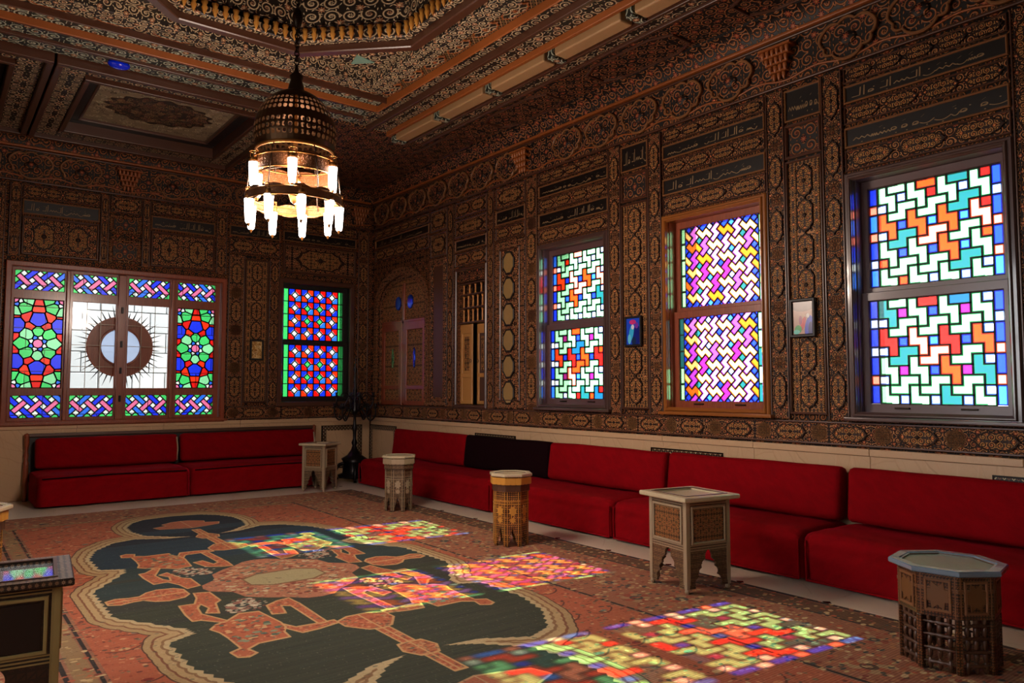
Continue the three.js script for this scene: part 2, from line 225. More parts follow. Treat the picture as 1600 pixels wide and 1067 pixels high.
const scriptMats = [4, 9, 17].map((s) => scriptBand(s, '#120b09', '#8f7350')).map((c) => mat({ canvas: c, bump: 0.004, roughness: 0.4 }));
let scriptAt = 0;
function scriptPanel(g, u0, u1, v0, v1) {
  const geo = fitUV(ext(rect(u0, v0, u1, v1), 0.012), u0, v0, u0 + Math.max(u1 - u0, (v1 - v0) * 2.2), v1);
  part(g, 'script_panel', geo, scriptMats[scriptAt++ % 3], [0, 0, 0]); moulding(g, u0, u1, v0, v1, 0.018, 0.008, 0.022, M.goldEdge);
}
function rosetteRow(g, u0, u1, v0, v1) { // the border above the marble: squares with rosettes and long cartouches in turn
  board(g, 'border', u0, u1, v0, v1, 0, 0.014, M.carvedFine); const h = v1 - v0, st = 0.56, n = Math.round((u1 - u0) / st), s = (u1 - u0) / n;
  for (const v of [v0 + 0.008, v1 - 0.008]) board(g, 'bead', u0, u1, v - 0.008, v + 0.008, 0.012, 0.03, M.bead, 0.005);
  for (let i = 0; i < n; i++) { const a = u0 + i * s; rosette(g, a + h * 0.5, (v0 + v1) / 2, h * 0.84, 0.01, M.gold); const c = cartouche(g, a + h + (s - h) / 2, (v0 + v1) / 2, h * 0.66, (s - h) * 0.92, 0.012); c.rotation.z = PI / 2; }
}
// the frieze under the cornice: foliate lobes between two mouldings
const lobeGeo = (() => { const s = new THREE.Shape(); s.moveTo(-0.24, 0.1); const P = [[-0.3, 0.02, -0.22, -0.05], [-0.24, -0.13, -0.14, -0.12], [-0.1, -0.2, 0, -0.2], [0.1, -0.2, 0.14, -0.12], [0.24, -0.13, 0.22, -0.05], [0.3, 0.02, 0.24, 0.1], [0.16, 0.2, 0.08, 0.15], [0, 0.23, -0.08, 0.15], [-0.16, 0.2, -0.24, 0.1]]; for (const p of P) s.quadraticCurveTo(...p);
  const rim = ext((() => { const q = s.clone(); const h = new THREE.Path(); const P2 = s.getPoints(5).map((p) => [p.x * 0.9, p.y * 0.87]); P2.forEach((p, i) => (i ? h.lineTo(...p) : h.moveTo(...p))); q.holes.push(h); return q; })(), 0.045, 0.006, 6); const pl = metreUV(ext(s, 0.022, 0.006, 6)); const b = new THREE.SphereGeometry(0.08, 10, 6); b.scale(1.1, 0.8, 0.5); b.translate(0, -0.01, 0.02);
  return mergeMats([[pl, metreUV(b)], [rim]]); })();
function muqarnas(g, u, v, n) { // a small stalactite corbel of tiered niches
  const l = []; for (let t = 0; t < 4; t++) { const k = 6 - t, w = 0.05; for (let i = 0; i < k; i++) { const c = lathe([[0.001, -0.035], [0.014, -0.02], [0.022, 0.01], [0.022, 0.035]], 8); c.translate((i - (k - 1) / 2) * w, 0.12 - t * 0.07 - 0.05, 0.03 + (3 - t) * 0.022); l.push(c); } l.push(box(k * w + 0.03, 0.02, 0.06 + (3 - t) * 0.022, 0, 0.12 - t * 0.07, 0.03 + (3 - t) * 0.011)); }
  part(g, 'stalactite_corbel', metreUV(merge(l)), M.orange, [u, v, n]);  // orange light falling on the corbels is put into their colour
}
function frieze(g, u0, u1, skip) {
  board(g, 'frieze', u0, u1, 4.3, 4.78, 0, 0.02, M.ceilDark, 0.004);
  board(g, 'bead', u0, u1, 4.755, 4.79, 0.02, 0.075, M.orange, 0.012); board(g, 'bead', u0, u1, 4.725, 4.752, 0.02, 0.05, M.bead, 0.01); board(g, 'bead', u0, u1, 4.29, 4.318, 0.015, 0.05, M.bead, 0.01);
  const n = Math.round((u1 - u0) / 0.6), s = (u1 - u0) / n; for (let i = 0; i < n; i++) { const u = u0 + (i + 0.5) * s; if (skip.some((q) => Math.abs(q - u) < 0.32)) continue; part(g, 'foliate_lobe', lobeGeo, [M.ceilDark, M.goldEdge], [u, 4.53, 0.02]); }
  const pts = []; for (let i = 0; i <= n * 8; i++) pts.push([u0 + i * s / 8, 4.37 + 0.022 * Math.cos(i * PI / 4), 0.03]); part(g, 'wavy_moulding', tube(pts, 0.011, n * 12, 5), M.orange);
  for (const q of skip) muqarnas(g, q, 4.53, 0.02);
}
function inlaidFrame(g, u0, u1, v0, v1, n) { // black and white marquetry frame let into the marble
  const f = part(g, 'inlaid_panel', metreUV(ext(rect(u0, v0, u1, v1), 0.006)), M.marbleDado, [0, 0, n]);
  part(f, 'marquetry_frame', metreUV(ext(frameShape(u0, v0, u1, v1, 0.075), 0.012, 0.002)), M.mosaic, [0, 0, 0]);
  part(f, 'black_border', ext(frameShape(u0 - 0.012, v0 - 0.012, u1 + 0.012, v1 + 0.012, 0.014), 0.018, 0.003), M.black, [0, 0, 0]);
}
function dado(g, u0, u1, step) {
  const n = Math.round((u1 - u0) / step), s = (u1 - u0) / n;
  for (let i = 0; i < n; i++) board(g, 'marble_slab', u0 + i * s + 0.001, u0 + (i + 1) * s - 0.001, 0, 0.94, 0, 0.03, M.marbleDado, 0.003);
  for (let i = 0; i < n; i++) board(g, 'marble_cap', u0 + i * s + 0.001, u0 + (i + 1) * s - 0.001, 0.942, 1.0, 0, 0.045, M.marbleDado, 0.006);
}
function holed(u0, u1, v0, v1, holes, depth, back) { const s = rect(u0, v0, u1, v1); for (const h of holes) s.holes.push(Array.isArray(h) ? rect(h[0], h[2], h[1], h[3]) : h); const g = ext(s, depth); g.translate(0, 0, back); return metreUV(g); }

// ------------------------------------------------------------------ the room
const WIN = [[-6.77, 1], [-4.685, 2], [-2.645, 3]], WO = 0.575, WV0 = 1.285, WV1 = 3.285;   // right-hand sash windows: middle, and half width and heights of the openings
const DOOR_C = -10.99, DOOR_H = 0.8, DOOR_N = -0.09;
function archPath(c, h, v0, spring, rise) { const p = new THREE.Path(); p.moveTo(c - h, v0); p.lineTo(c + h, v0); p.lineTo(c + h, spring); p.quadraticCurveTo(c + h * 0.92, spring + rise * 0.9, c, spring + rise); p.quadraticCurveTo(c - h * 0.92, spring + rise * 0.9, c - h, spring); p.closePath(); return p; }

const wallR = struct('wall_right', [RX, 0, 0], -PI / 2);
{
  const wins = WIN.map(([c]) => [c - WO, c + WO, WV0, WV1]);
  part(wallR, 'wall_body', holed(-12.45, BZ + 0.3, -0.2, 5.5, [...wins, archPath(DOOR_C, DOOR_H, 1.2, 2.9, 0.48), [-9.34, -8.57, 1.22, 3.06]], 0.3, -0.3), M.body);
  part(wallR, 'wall_backing', holed(-12.45, BZ + 0.3, -0.2, 5.5, wins, 0.16, -0.46), M.plaster);
  dado(wallR, FZ + 0.04, BZ, 1.1);
  for (const c of [-11.52, -8.32, -5.04, -1.76]) inlaidFrame(wallR, c - 0.45, c + 0.45, 0.16, 0.86, 0.03);
  rosetteRow(wallR, FZ + 0.04, BZ, 1.015, 1.215);
  for (const [a, b] of [[-2.0, -1.81], [-3.48, -3.29], [-4.04, -3.85], [-5.52, -5.33], [-6.125, -5.935]]) pilaster(wallR, a, b, 1.225, 4.27);
  for (const [a, b] of [[-7.66, -7.415], [-8.53, -8.36], [-9.56, -9.38]]) pilaster(wallR, a, b, 1.225, 4.27, 1);
  for (const [a, b] of [[-3.845, -3.485], [-5.93, -5.525]]) { tallPanel(wallR, a, b, 1.27, 3.58); board(wallR, 'panel', a, b, 3.62, 3.9, 0, 0.01, M.ceilDark); moulding(wallR, a, b, 3.6, 3.92, 0.03, 0.005, 0.035); scriptPanel(wallR, a, b, 3.95, 4.25); }
  for (const [c] of WIN) { const a = c - 0.63, b = c + 0.63; rowOf(wallR, a, b, 3.36, 3.54, 3); scriptPanel(wallR, a, b, 3.56, 3.74); rowOf(wallR, a, b, 3.77, 3.93, 4); scriptPanel(wallR, a, b, 3.95, 4.11); rowOf(wallR, a, b, 4.13, 4.27, 5); board(wallR, 'panel', a, b, 1.222, 1.25, 0, 0.02, M.carvedFine); }
  // the panel with six octagonal plates
  board(wallR, 'panel', -8.33, -7.68, 1.225, 3.5, 0, 0.012, M.carved); moulding(wallR, -8.33, -7.68, 1.225, 3.5, 0.1, 0.008, 0.022, M.carvedFine); moulding(wallR, -8.225, -7.785, 1.33, 3.4, 0.02, 0.01, 0.026);
  const plateMat = mat({ canvas: C_marble, size: [0.3, 0.3], color: '#b79a68', roughness: 0.5 });
  for (let k = 0; k < 6; k++) { const o = part(wallR, 'octagonal_plate', (() => { const g = new THREE.CylinderGeometry(0.112, 0.118, 0.02, 8); g.rotateY(PI / 8); g.rotateX(PI / 2); g.scale(1, 1.28, 1); return metreUV(g); })(), plateMat, [-8.03, 3.2 - k * 0.352, 0.022]); part(o, 'plate_rim', (() => { const s = new THREE.Shape(), h = new THREE.Path(); for (let q = 0; q < 8; q++) { const a = PI / 8 + q * PI / 4; const f = q ? 'lineTo' : 'moveTo'; s[f](0.136 * Math.cos(a), 0.17 * Math.sin(a)); h[f](0.115 * Math.cos(a), 0.147 * Math.sin(a)); } s.holes.push(h); return ext(s, 0.03, 0.006); })(), M.dark, [0, 0, -0.012]); }
  rowOf(wallR, -8.33, -7.68, 3.54, 3.72, 2); scriptPanel(wallR, -8.33, -7.68, 3.75, 3.95); rowOf(wallR, -8.33, -7.68, 3.98, 4.27, 1);
  // above the cupboard niche, the plain panel and the arched door
  rowOf(wallR, -9.35, -8.55, 3.3, 3.5, 2); scriptPanel(wallR, -9.35, -8.55, 3.53, 3.7); rowOf(wallR, -9.35, -8.55, 3.74, 4.0, 1); rowOf(wallR, -9.35, -8.55, 4.04, 4.27, 2);
  moulding(wallR, -9.36, -8.55, 1.215, 3.28, 0.05, 0, 0.03);
  board(wallR, 'panel', -10.05, -9.58, 1.23, 3.5, 0, 0.014, M.carved); moulding(wallR, -10.05, -9.58, 1.23, 3.5, 0.08, 0.01, 0.03, M.carvedFine); board(wallR, 'panel', -9.95, -9.68, 1.36, 3.38, 0.014, 0.02, M.tableWood); rowOf(wallR, -10.05, -9.58, 3.54, 3.9, 1); rowOf(wallR, -10.05, -9.58, 3.94, 4.27, 1);
  rowOf(wallR, -11.9, -10.1, 3.72, 3.92, 5); scriptPanel(wallR, -11.9, -10.1, 3.95, 4.1); rowOf(wallR, -11.9, -10.1, 4.12, 4.27, 6);
  part(wallR, 'arch_moulding', (() => { const o = archPath(DOOR_C, DOOR_H + 0.11, 1.225, 2.9, 0.62).getPoints(10).slice(1, -1).map((p) => [p.x, p.y]), q = archPath(DOOR_C, DOOR_H, 1.225, 2.9, 0.48).getPoints(10).slice(1, -1).map((p) => [p.x, p.y]); return metreUV(ext(poly([...o, [DOOR_C - DOOR_H - 0.11, 1.225], [DOOR_C - DOOR_H, 1.225], ...q.slice().reverse()]), 0.04, 0.006)); })(), M.carvedFine);
  frieze(wallR, FZ + 0.08, BZ, [-3.87, -7.7]);
}
// arched double door in the far end of the right wall
{
  const d = struct('door_1', [RX, 0, 0], -PI / 2), n = DOOR_N;
  part(d, 'door_frame', (() => { const o = archPath(DOOR_C, DOOR_H, 1.22, 2.9, 0.48).getPoints(12).slice(1, -1).map((p) => [p.x, p.y]), q = archPath(DOOR_C, DOOR_H - 0.07, 1.22, 2.9, 0.41).getPoints(12).slice(1, -1).map((p) => [p.x, p.y]); return metreUV(ext(poly([...o, [DOOR_C - DOOR_H, 1.22], [DOOR_C - DOOR_H + 0.07, 1.22], ...q.slice().reverse()]), 0.075, 0.006)); })(), M.carvedFine, [0, 0, n]);
  part(d, 'tympanum', (() => { const s = new THREE.Shape(archPath(DOOR_C, DOOR_H - 0.05, 2.58, 2.9, 0.42).getPoints(12)); return metreUV(ext(s, 0.03)); })(), M.gold, [0, 0, n]);
  part(d, 'transom', rbox(1.5, 0.08, 0.05, 0.012), M.wood, [DOOR_C, 2.6, n + 0.035]);
  part(d, 'mullion', rbox(0.07, 2.0, 0.05, 0.012), M.wood, [DOOR_C, 2.25, n + 0.035]);
  const mirrorBlue = mat({ color: '#2a4bd0', roughness: 0.12, metalness: 0.75 }), mirrorGreen = mat({ color: '#78c890', roughness: 0.12, metalness: 0.75 });  // blue and green reflections of the windows are put into these mirror colours
  const gem = (parent, u, v, w, h, m) => part(parent, 'tinted_mirror_boss', (() => { const s = new THREE.Shape(); s.moveTo(0, -h); s.quadraticCurveTo(w * 1.3, 0, 0, h); s.quadraticCurveTo(-w * 1.3, 0, 0, -h); return ext(s, 0.03, 0.012); })(), m, [u, v, 0.03]);
  for (const s of [-1, 1]) {
    const l = part(d, 'door_leaf', metreUV(ext(rect(-0.35, 1.22, 0.35, 2.6), 0.04, 0.004)), M.gold, [DOOR_C + s * 0.38, 0, n]);
    part(l, 'leaf_frame', metreUV(ext((() => { const q = rect(-0.35, 1.22, 0.35, 2.6); q.holes.push(rect(-0.25, 1.55, 0.25, 2.46)); q.holes.push(rect(-0.25, 1.3, 0.25, 1.48)); return q; })(), 0.064, 0.008)), M.wood);
    gem(l, s * -0.02, 2.0, 0.05, 0.17, s < 0 ? mirrorGreen : mirrorBlue);
    part(d, 'tinted_mirror_oval', (() => { const q = new THREE.Shape(); q.absellipse(0, 0, 0.09, 0.12, 0, 2 * PI); return ext(q, 0.03, 0.01); })(), mirrorBlue, [DOOR_C + s * 0.2, 2.93, n + 0.02]);
  }
}
// ------------------------------------------------------------------ far wall
const wallF = struct('wall_far', [0, 0, FZ]);
const BIG = [0.83, 3.59, 1.03, 3.15], SMALL = [4.55, 5.76, 1.27, 3.24];
{
  part(wallF, 'wall_body', holed(LX - 0.4, RX + 0.001, -0.2, 5.5, [BIG, SMALL], 0.4, -0.4), M.body);
  dado(wallF, LX, RX - 0.05, 1.1); inlaidFrame(wallF, 5.27, 5.99, 0.16, 0.86, 0.03);
  rosetteRow(wallF, 3.7, RX - 0.03, 1.012, 1.215); rosetteRow(wallF, LX, 0.74, 1.012, 1.215);
  pilaster(wallF, 3.68, 3.93, 1.225, 3.6); pilaster(wallF, 4.33, 4.5, 1.225, 3.6); tallPanel(wallF, 3.94, 4.32, 1.27, 3.56); pilaster(wallF, 5.9, 6.1, 1.225, 4.25); pilaster(wallF, 0.5, 0.74, 1.225, 4.25); tallPanel(wallF, 0.1, 0.48, 1.27, 3.56);
  rowOf(wallF, 3.68, 4.5, 3.64, 3.88, 2); scriptPanel(wallF, 3.68, 4.5, 3.91, 4.08); rowOf(wallF, 3.68, 4.5, 4.1, 4.27, 3);
  board(wallF, 'panel', 4.55, 5.86, 3.4, 3.9, 0, 0.012, M.carved); moulding(wallF, 4.55, 5.86, 3.4, 3.9, 0.04, 0.01, 0.03); scriptPanel(wallF, 4.55, 5.86, 3.93, 4.1); rowOf(wallF, 4.55, 5.86, 4.12, 4.27, 5); cartouche(wallF, 5.2, 3.65, 0.34, 0.9, 0.014).rotation.z = PI / 2;
  // over the big window: script and carved panels either side of two small boxes
  for (const [a, b] of [[0.93, 1.86], [2.54, 3.46]]) { scriptPanel(wallF, a, b, 3.86, 4.06); board(wallF, 'panel', a, b, 3.3, 3.83, 0, 0.012, M.carved); moulding(wallF, a, b, 3.3, 3.83, 0.03, 0.01, 0.03); for (const q of [0.28, 0.72]) cartouche(wallF, a + (b - a) * q, 3.57, 0.26, 0.4, 0.012, M.gold); rowOf(wallF, a, b, 4.09, 4.27, 4); }
  for (const [a, b] of [[0.78, 0.92], [1.87, 1.98], [2.42, 2.53], [3.48, 3.64]]) pilaster(wallF, a, b, 3.28, 4.27);
  for (const [v0, v1] of [[3.3, 3.66], [3.74, 4.0]]) { board(wallF, 'panel', 2.02, 2.38, v0, v1, 0, 0.008, M.ceilDark); moulding(wallF, 1.99, 2.41, v0, v1, 0.05, 0, 0.04, M.carvedFine); }
  rowOf(wallF, 1.99, 2.41, 4.04, 4.27, 1);
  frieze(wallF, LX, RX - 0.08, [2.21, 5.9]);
  board(wallF, 'sill', 0.72, 3.7, 1.0, 1.03, 0, 0.07, M.wood);
}
// left and back walls, out of the frame; unseen windows added for fill light
const wallL = struct('wall_left', [LX, 0, 0], PI / 2), wallB = struct('wall_back', [0, 0, BZ], PI);
const FILL_WIN = [2.3, 4.9].map((c) => [c - 0.72, c + 0.72, 1.05, 3.6]), BWIN = [].map((c) => [c - 0.72, c + 0.72, 1.05, 3.6]);
part(wallL, 'wall_body', holed(-BZ - 0.4, 12.45, -0.2, 5.5, FILL_WIN, 0.4, -0.4), M.body); dado(wallL, -BZ + 0.05, 11.95, 1.6);
part(wallB, 'wall_body', holed(-RX - 0.46, 2.1, -0.2, 5.5, BWIN, 0.4, -0.4), M.body); dado(wallB, -RX + 0.06, 1.6, 1.5);
let fillWinNo = 6;
for (const [w, pos, turn, set] of [[wallL, [LX, 0, 0], PI / 2, FILL_WIN], [wallB, [0, 0, BZ], PI, BWIN]]) for (const [u0, u1, v0, v1] of set) {
  const s = struct('window_' + fillWinNo++, pos, turn);  // unseen window put in to brighten the room
  part(s, 'fill_window_frame', ext((() => { const q = rect(u0, v0, u1, v1); const c = (u0 + u1) / 2, m = (v0 + v1) / 2; for (const [a, b] of [[u0 + 0.06, c - 0.03], [c + 0.03, u1 - 0.06]]) for (const [d, e] of [[v0 + 0.06, m - 0.03], [m + 0.03, v1 - 0.06]]) q.holes.push(rect(a, d, b, e)); return q; })(), 0.06, 0.008), M.wood, [0, 0, -0.2]);
  part(s, 'fill_window_pane', (() => { const g = new THREE.PlaneGeometry(u1 - u0 - 0.08, v1 - v0 - 0.08); return flat(g); })(), G.clear, [(u0 + u1) / 2, (v0 + v1) / 2, -0.17]);
}
// ------------------------------------------------------------------ floor
const floorG = struct('floor');
part(floorG, 'floor_bed', box(RX - LX + 0.6, 0.2, BZ - FZ + 0.6, (RX + LX) / 2, -0.112, (BZ + FZ) / 2), M.plaster);
{ const S = 0.7175, x0 = 5.06, z0 = -2.9; // tiles with black squares where their corners meet
  const cut = 0.036, tg = (() => { const s = poly([[cut, 0.001], [S - cut, 0.001], [S - 0.001, cut], [S - 0.001, S - cut], [S - cut, S - 0.001], [cut, S - 0.001], [0.001, S - cut], [0.001, cut]]); const g = ext(s, 0.012, 0.0015); g.rotateX(-PI / 2); return metreUV(g); })();
  const dg = (() => { const c = cut * 0.97; const g = ext(poly([[c, 0], [0, c], [-c, 0], [0, -c]]), 0.012, 0.001); g.rotateX(-PI / 2); return g; })();
  for (let j = -13; j < 6; j++) { for (let i = -1; i < 2; i++) { const x = x0 + i * S, z = z0 + (j + 1) * S; if (x + S > RX + 0.4 || z > BZ + 0.3 || z - S < FZ - 0.3) continue; part(floorG, 'marble_tile', tg, M.marble, [x, -0.012, z]); }
    if (j > -13) part(floorG, 'black_inset', dg, M.black, [x0, -0.012, z0 + j * S]); }
  const w = x0 - S - LX; part(floorG, 'marble_field', box(w, 0.012, BZ - FZ, LX + w / 2, -0.006, (BZ + FZ) / 2), M.marble);
  part(floorG, 'marble_edge', box(RX - x0 - S, 0.012, BZ - FZ, (RX + x0 + S) / 2, -0.006, (BZ + FZ) / 2), M.marble);
  part(floorG, 'marble_field', box(S * 2, 0.012, 0.35, x0, -0.006, FZ + 0.1), M.marble);
}
// ------------------------------------------------------------------ ceiling
const ceilG = struct('ceiling', [0, CY, 0]);
{
  const CX = 2.28, CZ = -5.8, A = 1.46; // the octagon in the middle
  const slab = (() => { const s = rect(LX - 0.4, FZ - 0.4, RX + 0.45, BZ + 0.4); const h = new THREE.Path(); for (let k = 0; k < 8; k++) { const a = PI / 8 + k * PI / 4, q = 1.3 / Math.cos(PI / 8); h[k ? 'lineTo' : 'moveTo'](CX + q * Math.cos(a), CZ + q * Math.sin(a)); } s.holes.push(h); const g = ext(s, 0.3); g.rotateX(PI / 2); return metreUV(g); })();
  part(ceilG, 'ceiling_body', slab, M.ceil, [0, 0.52, 0]);
  // b(): a board hanging under the slab, its lower face at height y above CY
  const b = (name, x0, x1, z0, z1, y, m, bev = 0.012) => part(ceilG, name, rbox(x1 - x0, 0.26 - y, z1 - z0, bev, 0, 0, 0, 1), m, [(x0 + x1) / 2, y + (0.26 - y) / 2, (z0 + z1) / 2]);
  const ring = (name, x0, x1, z0, z1, w, y, m) => { b(name, x0, x1, z0, z0 + w, y, m); b(name, x0, x1, z1 - w, z1, y, m); b(name, x0, x0 + w, z0 + w, z1 - w, y, m); b(name, x1 - w, x1, z0 + w, z1 - w, y, m); };
  const X0 = CX - 1.98, X1 = CX + 1.98, Z0 = -8.17, Z1 = CZ * 2 - Z0;
  ring('orange_moulding', X0, X1, Z0, Z1, 0.022, -0.02, M.orange);
  // painted boards between the orange moulding and the pale beams, with lying cartouches
  for (const m of [0, 1]) { const q = (a, c) => (m ? [2 * CZ - c, 2 * CZ - a] : [a, c]); for (const [a, c, y, mm] of [[Z0 + 0.022, Z0 + 0.24, 0.05, M.ceilGreen], [Z0 + 0.26, Z0 + 0.52, 0.08, M.ceil]]) b('painted_board', X0 + 0.02, X1 - 0.02, ...q(a, c), y, mm); b('bead', X0 + 0.02, X1 - 0.02, ...q(Z0 + 0.24, Z0 + 0.262), 0.01, M.bead); const p = (a, c) => (m ? [2 * CX - c, 2 * CX - a] : [a, c]); b('painted_board', ...p(X1 - 0.25, X1 - 0.022), Z0 + 0.52, Z1 - 0.52, 0.06, M.lattice); }
  const P = [CX - 1.72, CX + 1.72, Z0 + 0.54, Z1 - 0.54];
  ring('pale_beam', P[0], P[1], P[2], P[3], 0.21, -0.02, mat({ canvas: C_ceil, size: [1.3, 1.3], color: '#ffffff', bump: 0.006, roughness: 0.6 }));
  for (let k = 0; k < 7; k++) { const c = cartouche(ceilG, X0 + 0.5 + k * 0.5, Z0, 0.16, 0.42, 0.012, M.ceilGreen, M.orange); c.rotation.set(PI / 2, 0, PI / 2); c.position.set(X0 + 0.45 + k * 0.52, 0.08, Z0 + 0.39); }
  for (let k = 0; k < 9; k++) { const c = cartouche(ceilG, 0, 0, 0.14, 0.4, 0, M.ceil, M.orange); c.rotation.set(PI / 2, 0, 0); c.position.set(X1 - 0.135, 0.06, Z0 + 0.6 + k * 0.46); }
  // square between the beams with the octagon cut out, then the drum and its crest
  const oct = (q0, q1) => { const h = []; for (let k = 0; k < 8; k++) { const a = PI / 8 + k * PI / 4, q = q0 / Math.cos(PI / 8); h.push([CX + q * Math.cos(a), CZ + q * Math.sin(a)]); } return h; };
  const octRing = (name, ro, ri, y0, y1, m) => { const s = poly(oct(ro)); s.holes.push(poly(oct(ri))); const g = ext(s, y1 - y0, 0.01); g.rotateX(PI / 2); part(ceilG, name, metreUV(g), m, [0, y1, 0]); };
  { const s = rect(P[0] + 0.2, P[2] + 0.2, P[1] - 0.2, P[3] - 0.2); s.holes.push(poly(oct(A))); const g = ext(s, 0.06); g.rotateX(PI / 2); part(ceilG, 'spandrel_board', metreUV(g), M.ceil, [0, 0.14, 0]); }
  for (const sx of [-1, 1]) for (const sz of [-1, 1]) { const g = ext(poly([[0, 0], [-0.26, 0], [-0.13, 0.2]]), 0.03, 0.006); g.rotateX(PI / 2); part(ceilG, 'green_triangle', g, mat({ color: '#6f8f80', roughness: 0.5 }), [CX + sx * 1.27 + 0.1, 0.1, CZ + sz * 1.3], [0, sx * sz > 0 ? PI / 4 : -PI / 4, 0]); }
  octRing('octagon_moulding', A + 0.03, A - 0.07, -0.01, 0.16, M.bead); octRing('octagon_board', A - 0.07, A - 0.15, 0.06, 0.2, M.ceil);
  { const g = new THREE.CylinderGeometry(1.31 / Math.cos(PI / 8), 1.31 / Math.cos(PI / 8), 1.0, 8, 1, true); g.rotateY(PI / 8); part(ceilG, 'drum', metreUV(g), new THREE.MeshPhysicalMaterial({ map: M.ceilDark.map, bumpMap: M.ceilDark.bumpMap, bumpScale: 0.01, color: '#8a7a70', roughness: 0.6, side: THREE.DoubleSide }), [CX, 0.65, CZ]); }
  { const l = []; for (let k = 0; k < 8; k++) for (let i = 0; i < 11; i++) { const c = lathe([[0.001, -0.11], [0.012, -0.09], [0.03, -0.04], [0.02, -0.02], [0.035, 0.02], [0.001, 0.03]], 6); c.translate((i - 5) * 0.096, 0, 1.29); c.rotateY(k * PI / 4); l.push(c); } part(ceilG, 'gilded_crest', merge(l), mat({ color: '#c88a3c', roughness: 0.4, metalness: 0.3 }), [CX, 0.16, CZ]); }
  { const g = new THREE.CylinderGeometry(1.5, 1.5, 0.1, 8); g.rotateY(PI / 8); part(ceilG, 'drum_top', metreUV(g), M.ceilDark, [CX, 1.15, CZ]); }
  // coffers with a square panel; one along the far wall in view, its neighbours beside it
  for (const [cx, w] of [[CX - 0.02, 1.0], [CX - 2.68, 1.0]]) {
    const cz = -10.38; ring('coffer_moulding', cx - 1.32, cx + 1.32, cz - 1.45, cz + 1.45, 0.07, -0.03, M.bead); ring('coffer_board', cx - 1.25, cx + 1.25, cz - 1.38, cz + 1.38, 0.24, 0.03, M.ceil); ring('coffer_moulding', cx - 1.01, cx + 1.01, cz - 1.06, cz + 1.06, 0.06, 0.0, M.bead);
    ring('coffer_step', cx - 0.95, cx + 0.95, cz - 1.0, cz + 1.0, 0.14, 0.14, M.dark);
    const p = ext(rect(-0.82, -0.84, 0.82, 0.84), 0.03); fitUV(p, -0.82, -0.84, 0.82, 0.84); p.rotateX(PI / 2); part(ceilG, 'coffer_panel', p, mat({ canvas: C_oval, bump: 0.006, roughness: 0.55 }), [cx, 0.2, cz]);
    ring('coffer_moulding', cx - 0.82, cx + 0.82, cz - 0.84, cz + 0.84, 0.035, 0.13, M.bead);
  }
  b('carved_board', LX, X1 + 0.2, -8.9, Z0, 0.06, M.ceilGreen); b('bead', LX, X1, -8.62, -8.57, 0.02, M.bead); b('bead', LX, X1, -8.3, -8.26, 0.02, M.bead);
  part(ceilG, 'blue_glass_boss', (() => { const g = new THREE.SphereGeometry(0.075, 14, 8); g.scale(1.5, 0.7, 0.9); return g; })(), mat({ color: '#0a2be8', roughness: 0.1, clearcoat: 1 }), [1.48, 0.03, -8.72]);
  b('carved_board', X1 - 0.3, 5.3, -11.9, -8.95, 0.05, M.ceilDark);
  // bands that run along the right wall (and, mirrored, along the left one)
  const zA = -11.9, zB = BZ - 0.1;
  for (const m of [1, -1]) { const q = (x0, x1) => (m > 0 ? [x0, x1] : [2 * CX - x1, 2 * CX - x0]); const bb = (n, x0, x1, y, mm) => b(n, ...q(x0, x1), m > 0 ? -8.9 : -8.9, zB, y, mm);
    bb('carved_board', X1, X1 + 0.2, 0.06, M.ceil); bb('bead', X1 + 0.2, X1 + 0.25, -0.01, M.bead); bb('carved_board', X1 + 0.25, X1 + 0.5, 0.04, M.ceil); bb('bead', X1 + 0.5, X1 + 0.55, -0.02, M.orange);
    for (let k = 0; k < 9; k++) { const z = -9.0 + 1.1 * k, [x0, x1] = q(4.93, 5.1); b('tan_panel', x0, x1, z + 0.05, z + 0.98, -0.01, M.tan, 0.02); b('panel_end', x0 - 0.01, x1 + 0.01, z - 0.05, z + 0.045, -0.025, M.ceilGreen, 0.01); }
    bb('bead', 5.11, 5.15, -0.03, M.bead); bb('carved_board', 5.15, 5.3, 0.0, M.ceil); bb('bead', 5.3, 5.34, -0.03, M.bead); }
  b('soffit', 5.34, RX, FZ, BZ, 0.06, M.ceilDark); b('soffit', LX, 2 * CX - 5.34, FZ, BZ, 0.06, M.ceilDark); b('soffit', LX, 5.34, FZ, -11.86, 0.02, M.ceilDark);
  for (let k = 0; k < 6; k++) { const s = poly([[-0.14, -0.62], [0.14, -0.62], [0.24, -0.4], [0.24, 0.4], [0.14, 0.62], [-0.14, 0.62], [-0.24, 0.4], [-0.24, -0.4]]); s.holes.push(poly([[-0.12, -0.59], [0.12, -0.59], [0.215, -0.39], [0.215, 0.39], [0.12, 0.59], [-0.12, 0.59], [-0.215, 0.39], [-0.215, -0.39]])); const g = ext(s, 0.025, 0.006); g.rotateX(PI / 2); part(ceilG, 'long_hexagon_moulding', g, M.bead, [5.76, 0.065, -11 + k * 1.9]); }
  // cornice
  for (const [pos, turn, u0, u1] of [[[RX, -CY, 0], -PI / 2, FZ, BZ], [[0, -CY, FZ], 0, LX, RX]]) { const g = ext((() => { const s = new THREE.Shape(); s.moveTo(0, 4.79); s.lineTo(0.05, 4.79); s.quadraticCurveTo(0.08, 4.9, 0.2, 4.93); s.lineTo(0.2, 4.97); s.lineTo(0, 4.97); return s; })(), u1 - u0); g.translate(0, 0, -(u1 - u0) / 2); g.rotateY(-PI / 2); g.translate((u0 + u1) / 2, 0, 0); part(ceilG, 'cornice', metreUV(g), M.ceilDark, pos, [0, turn, 0]); }
}
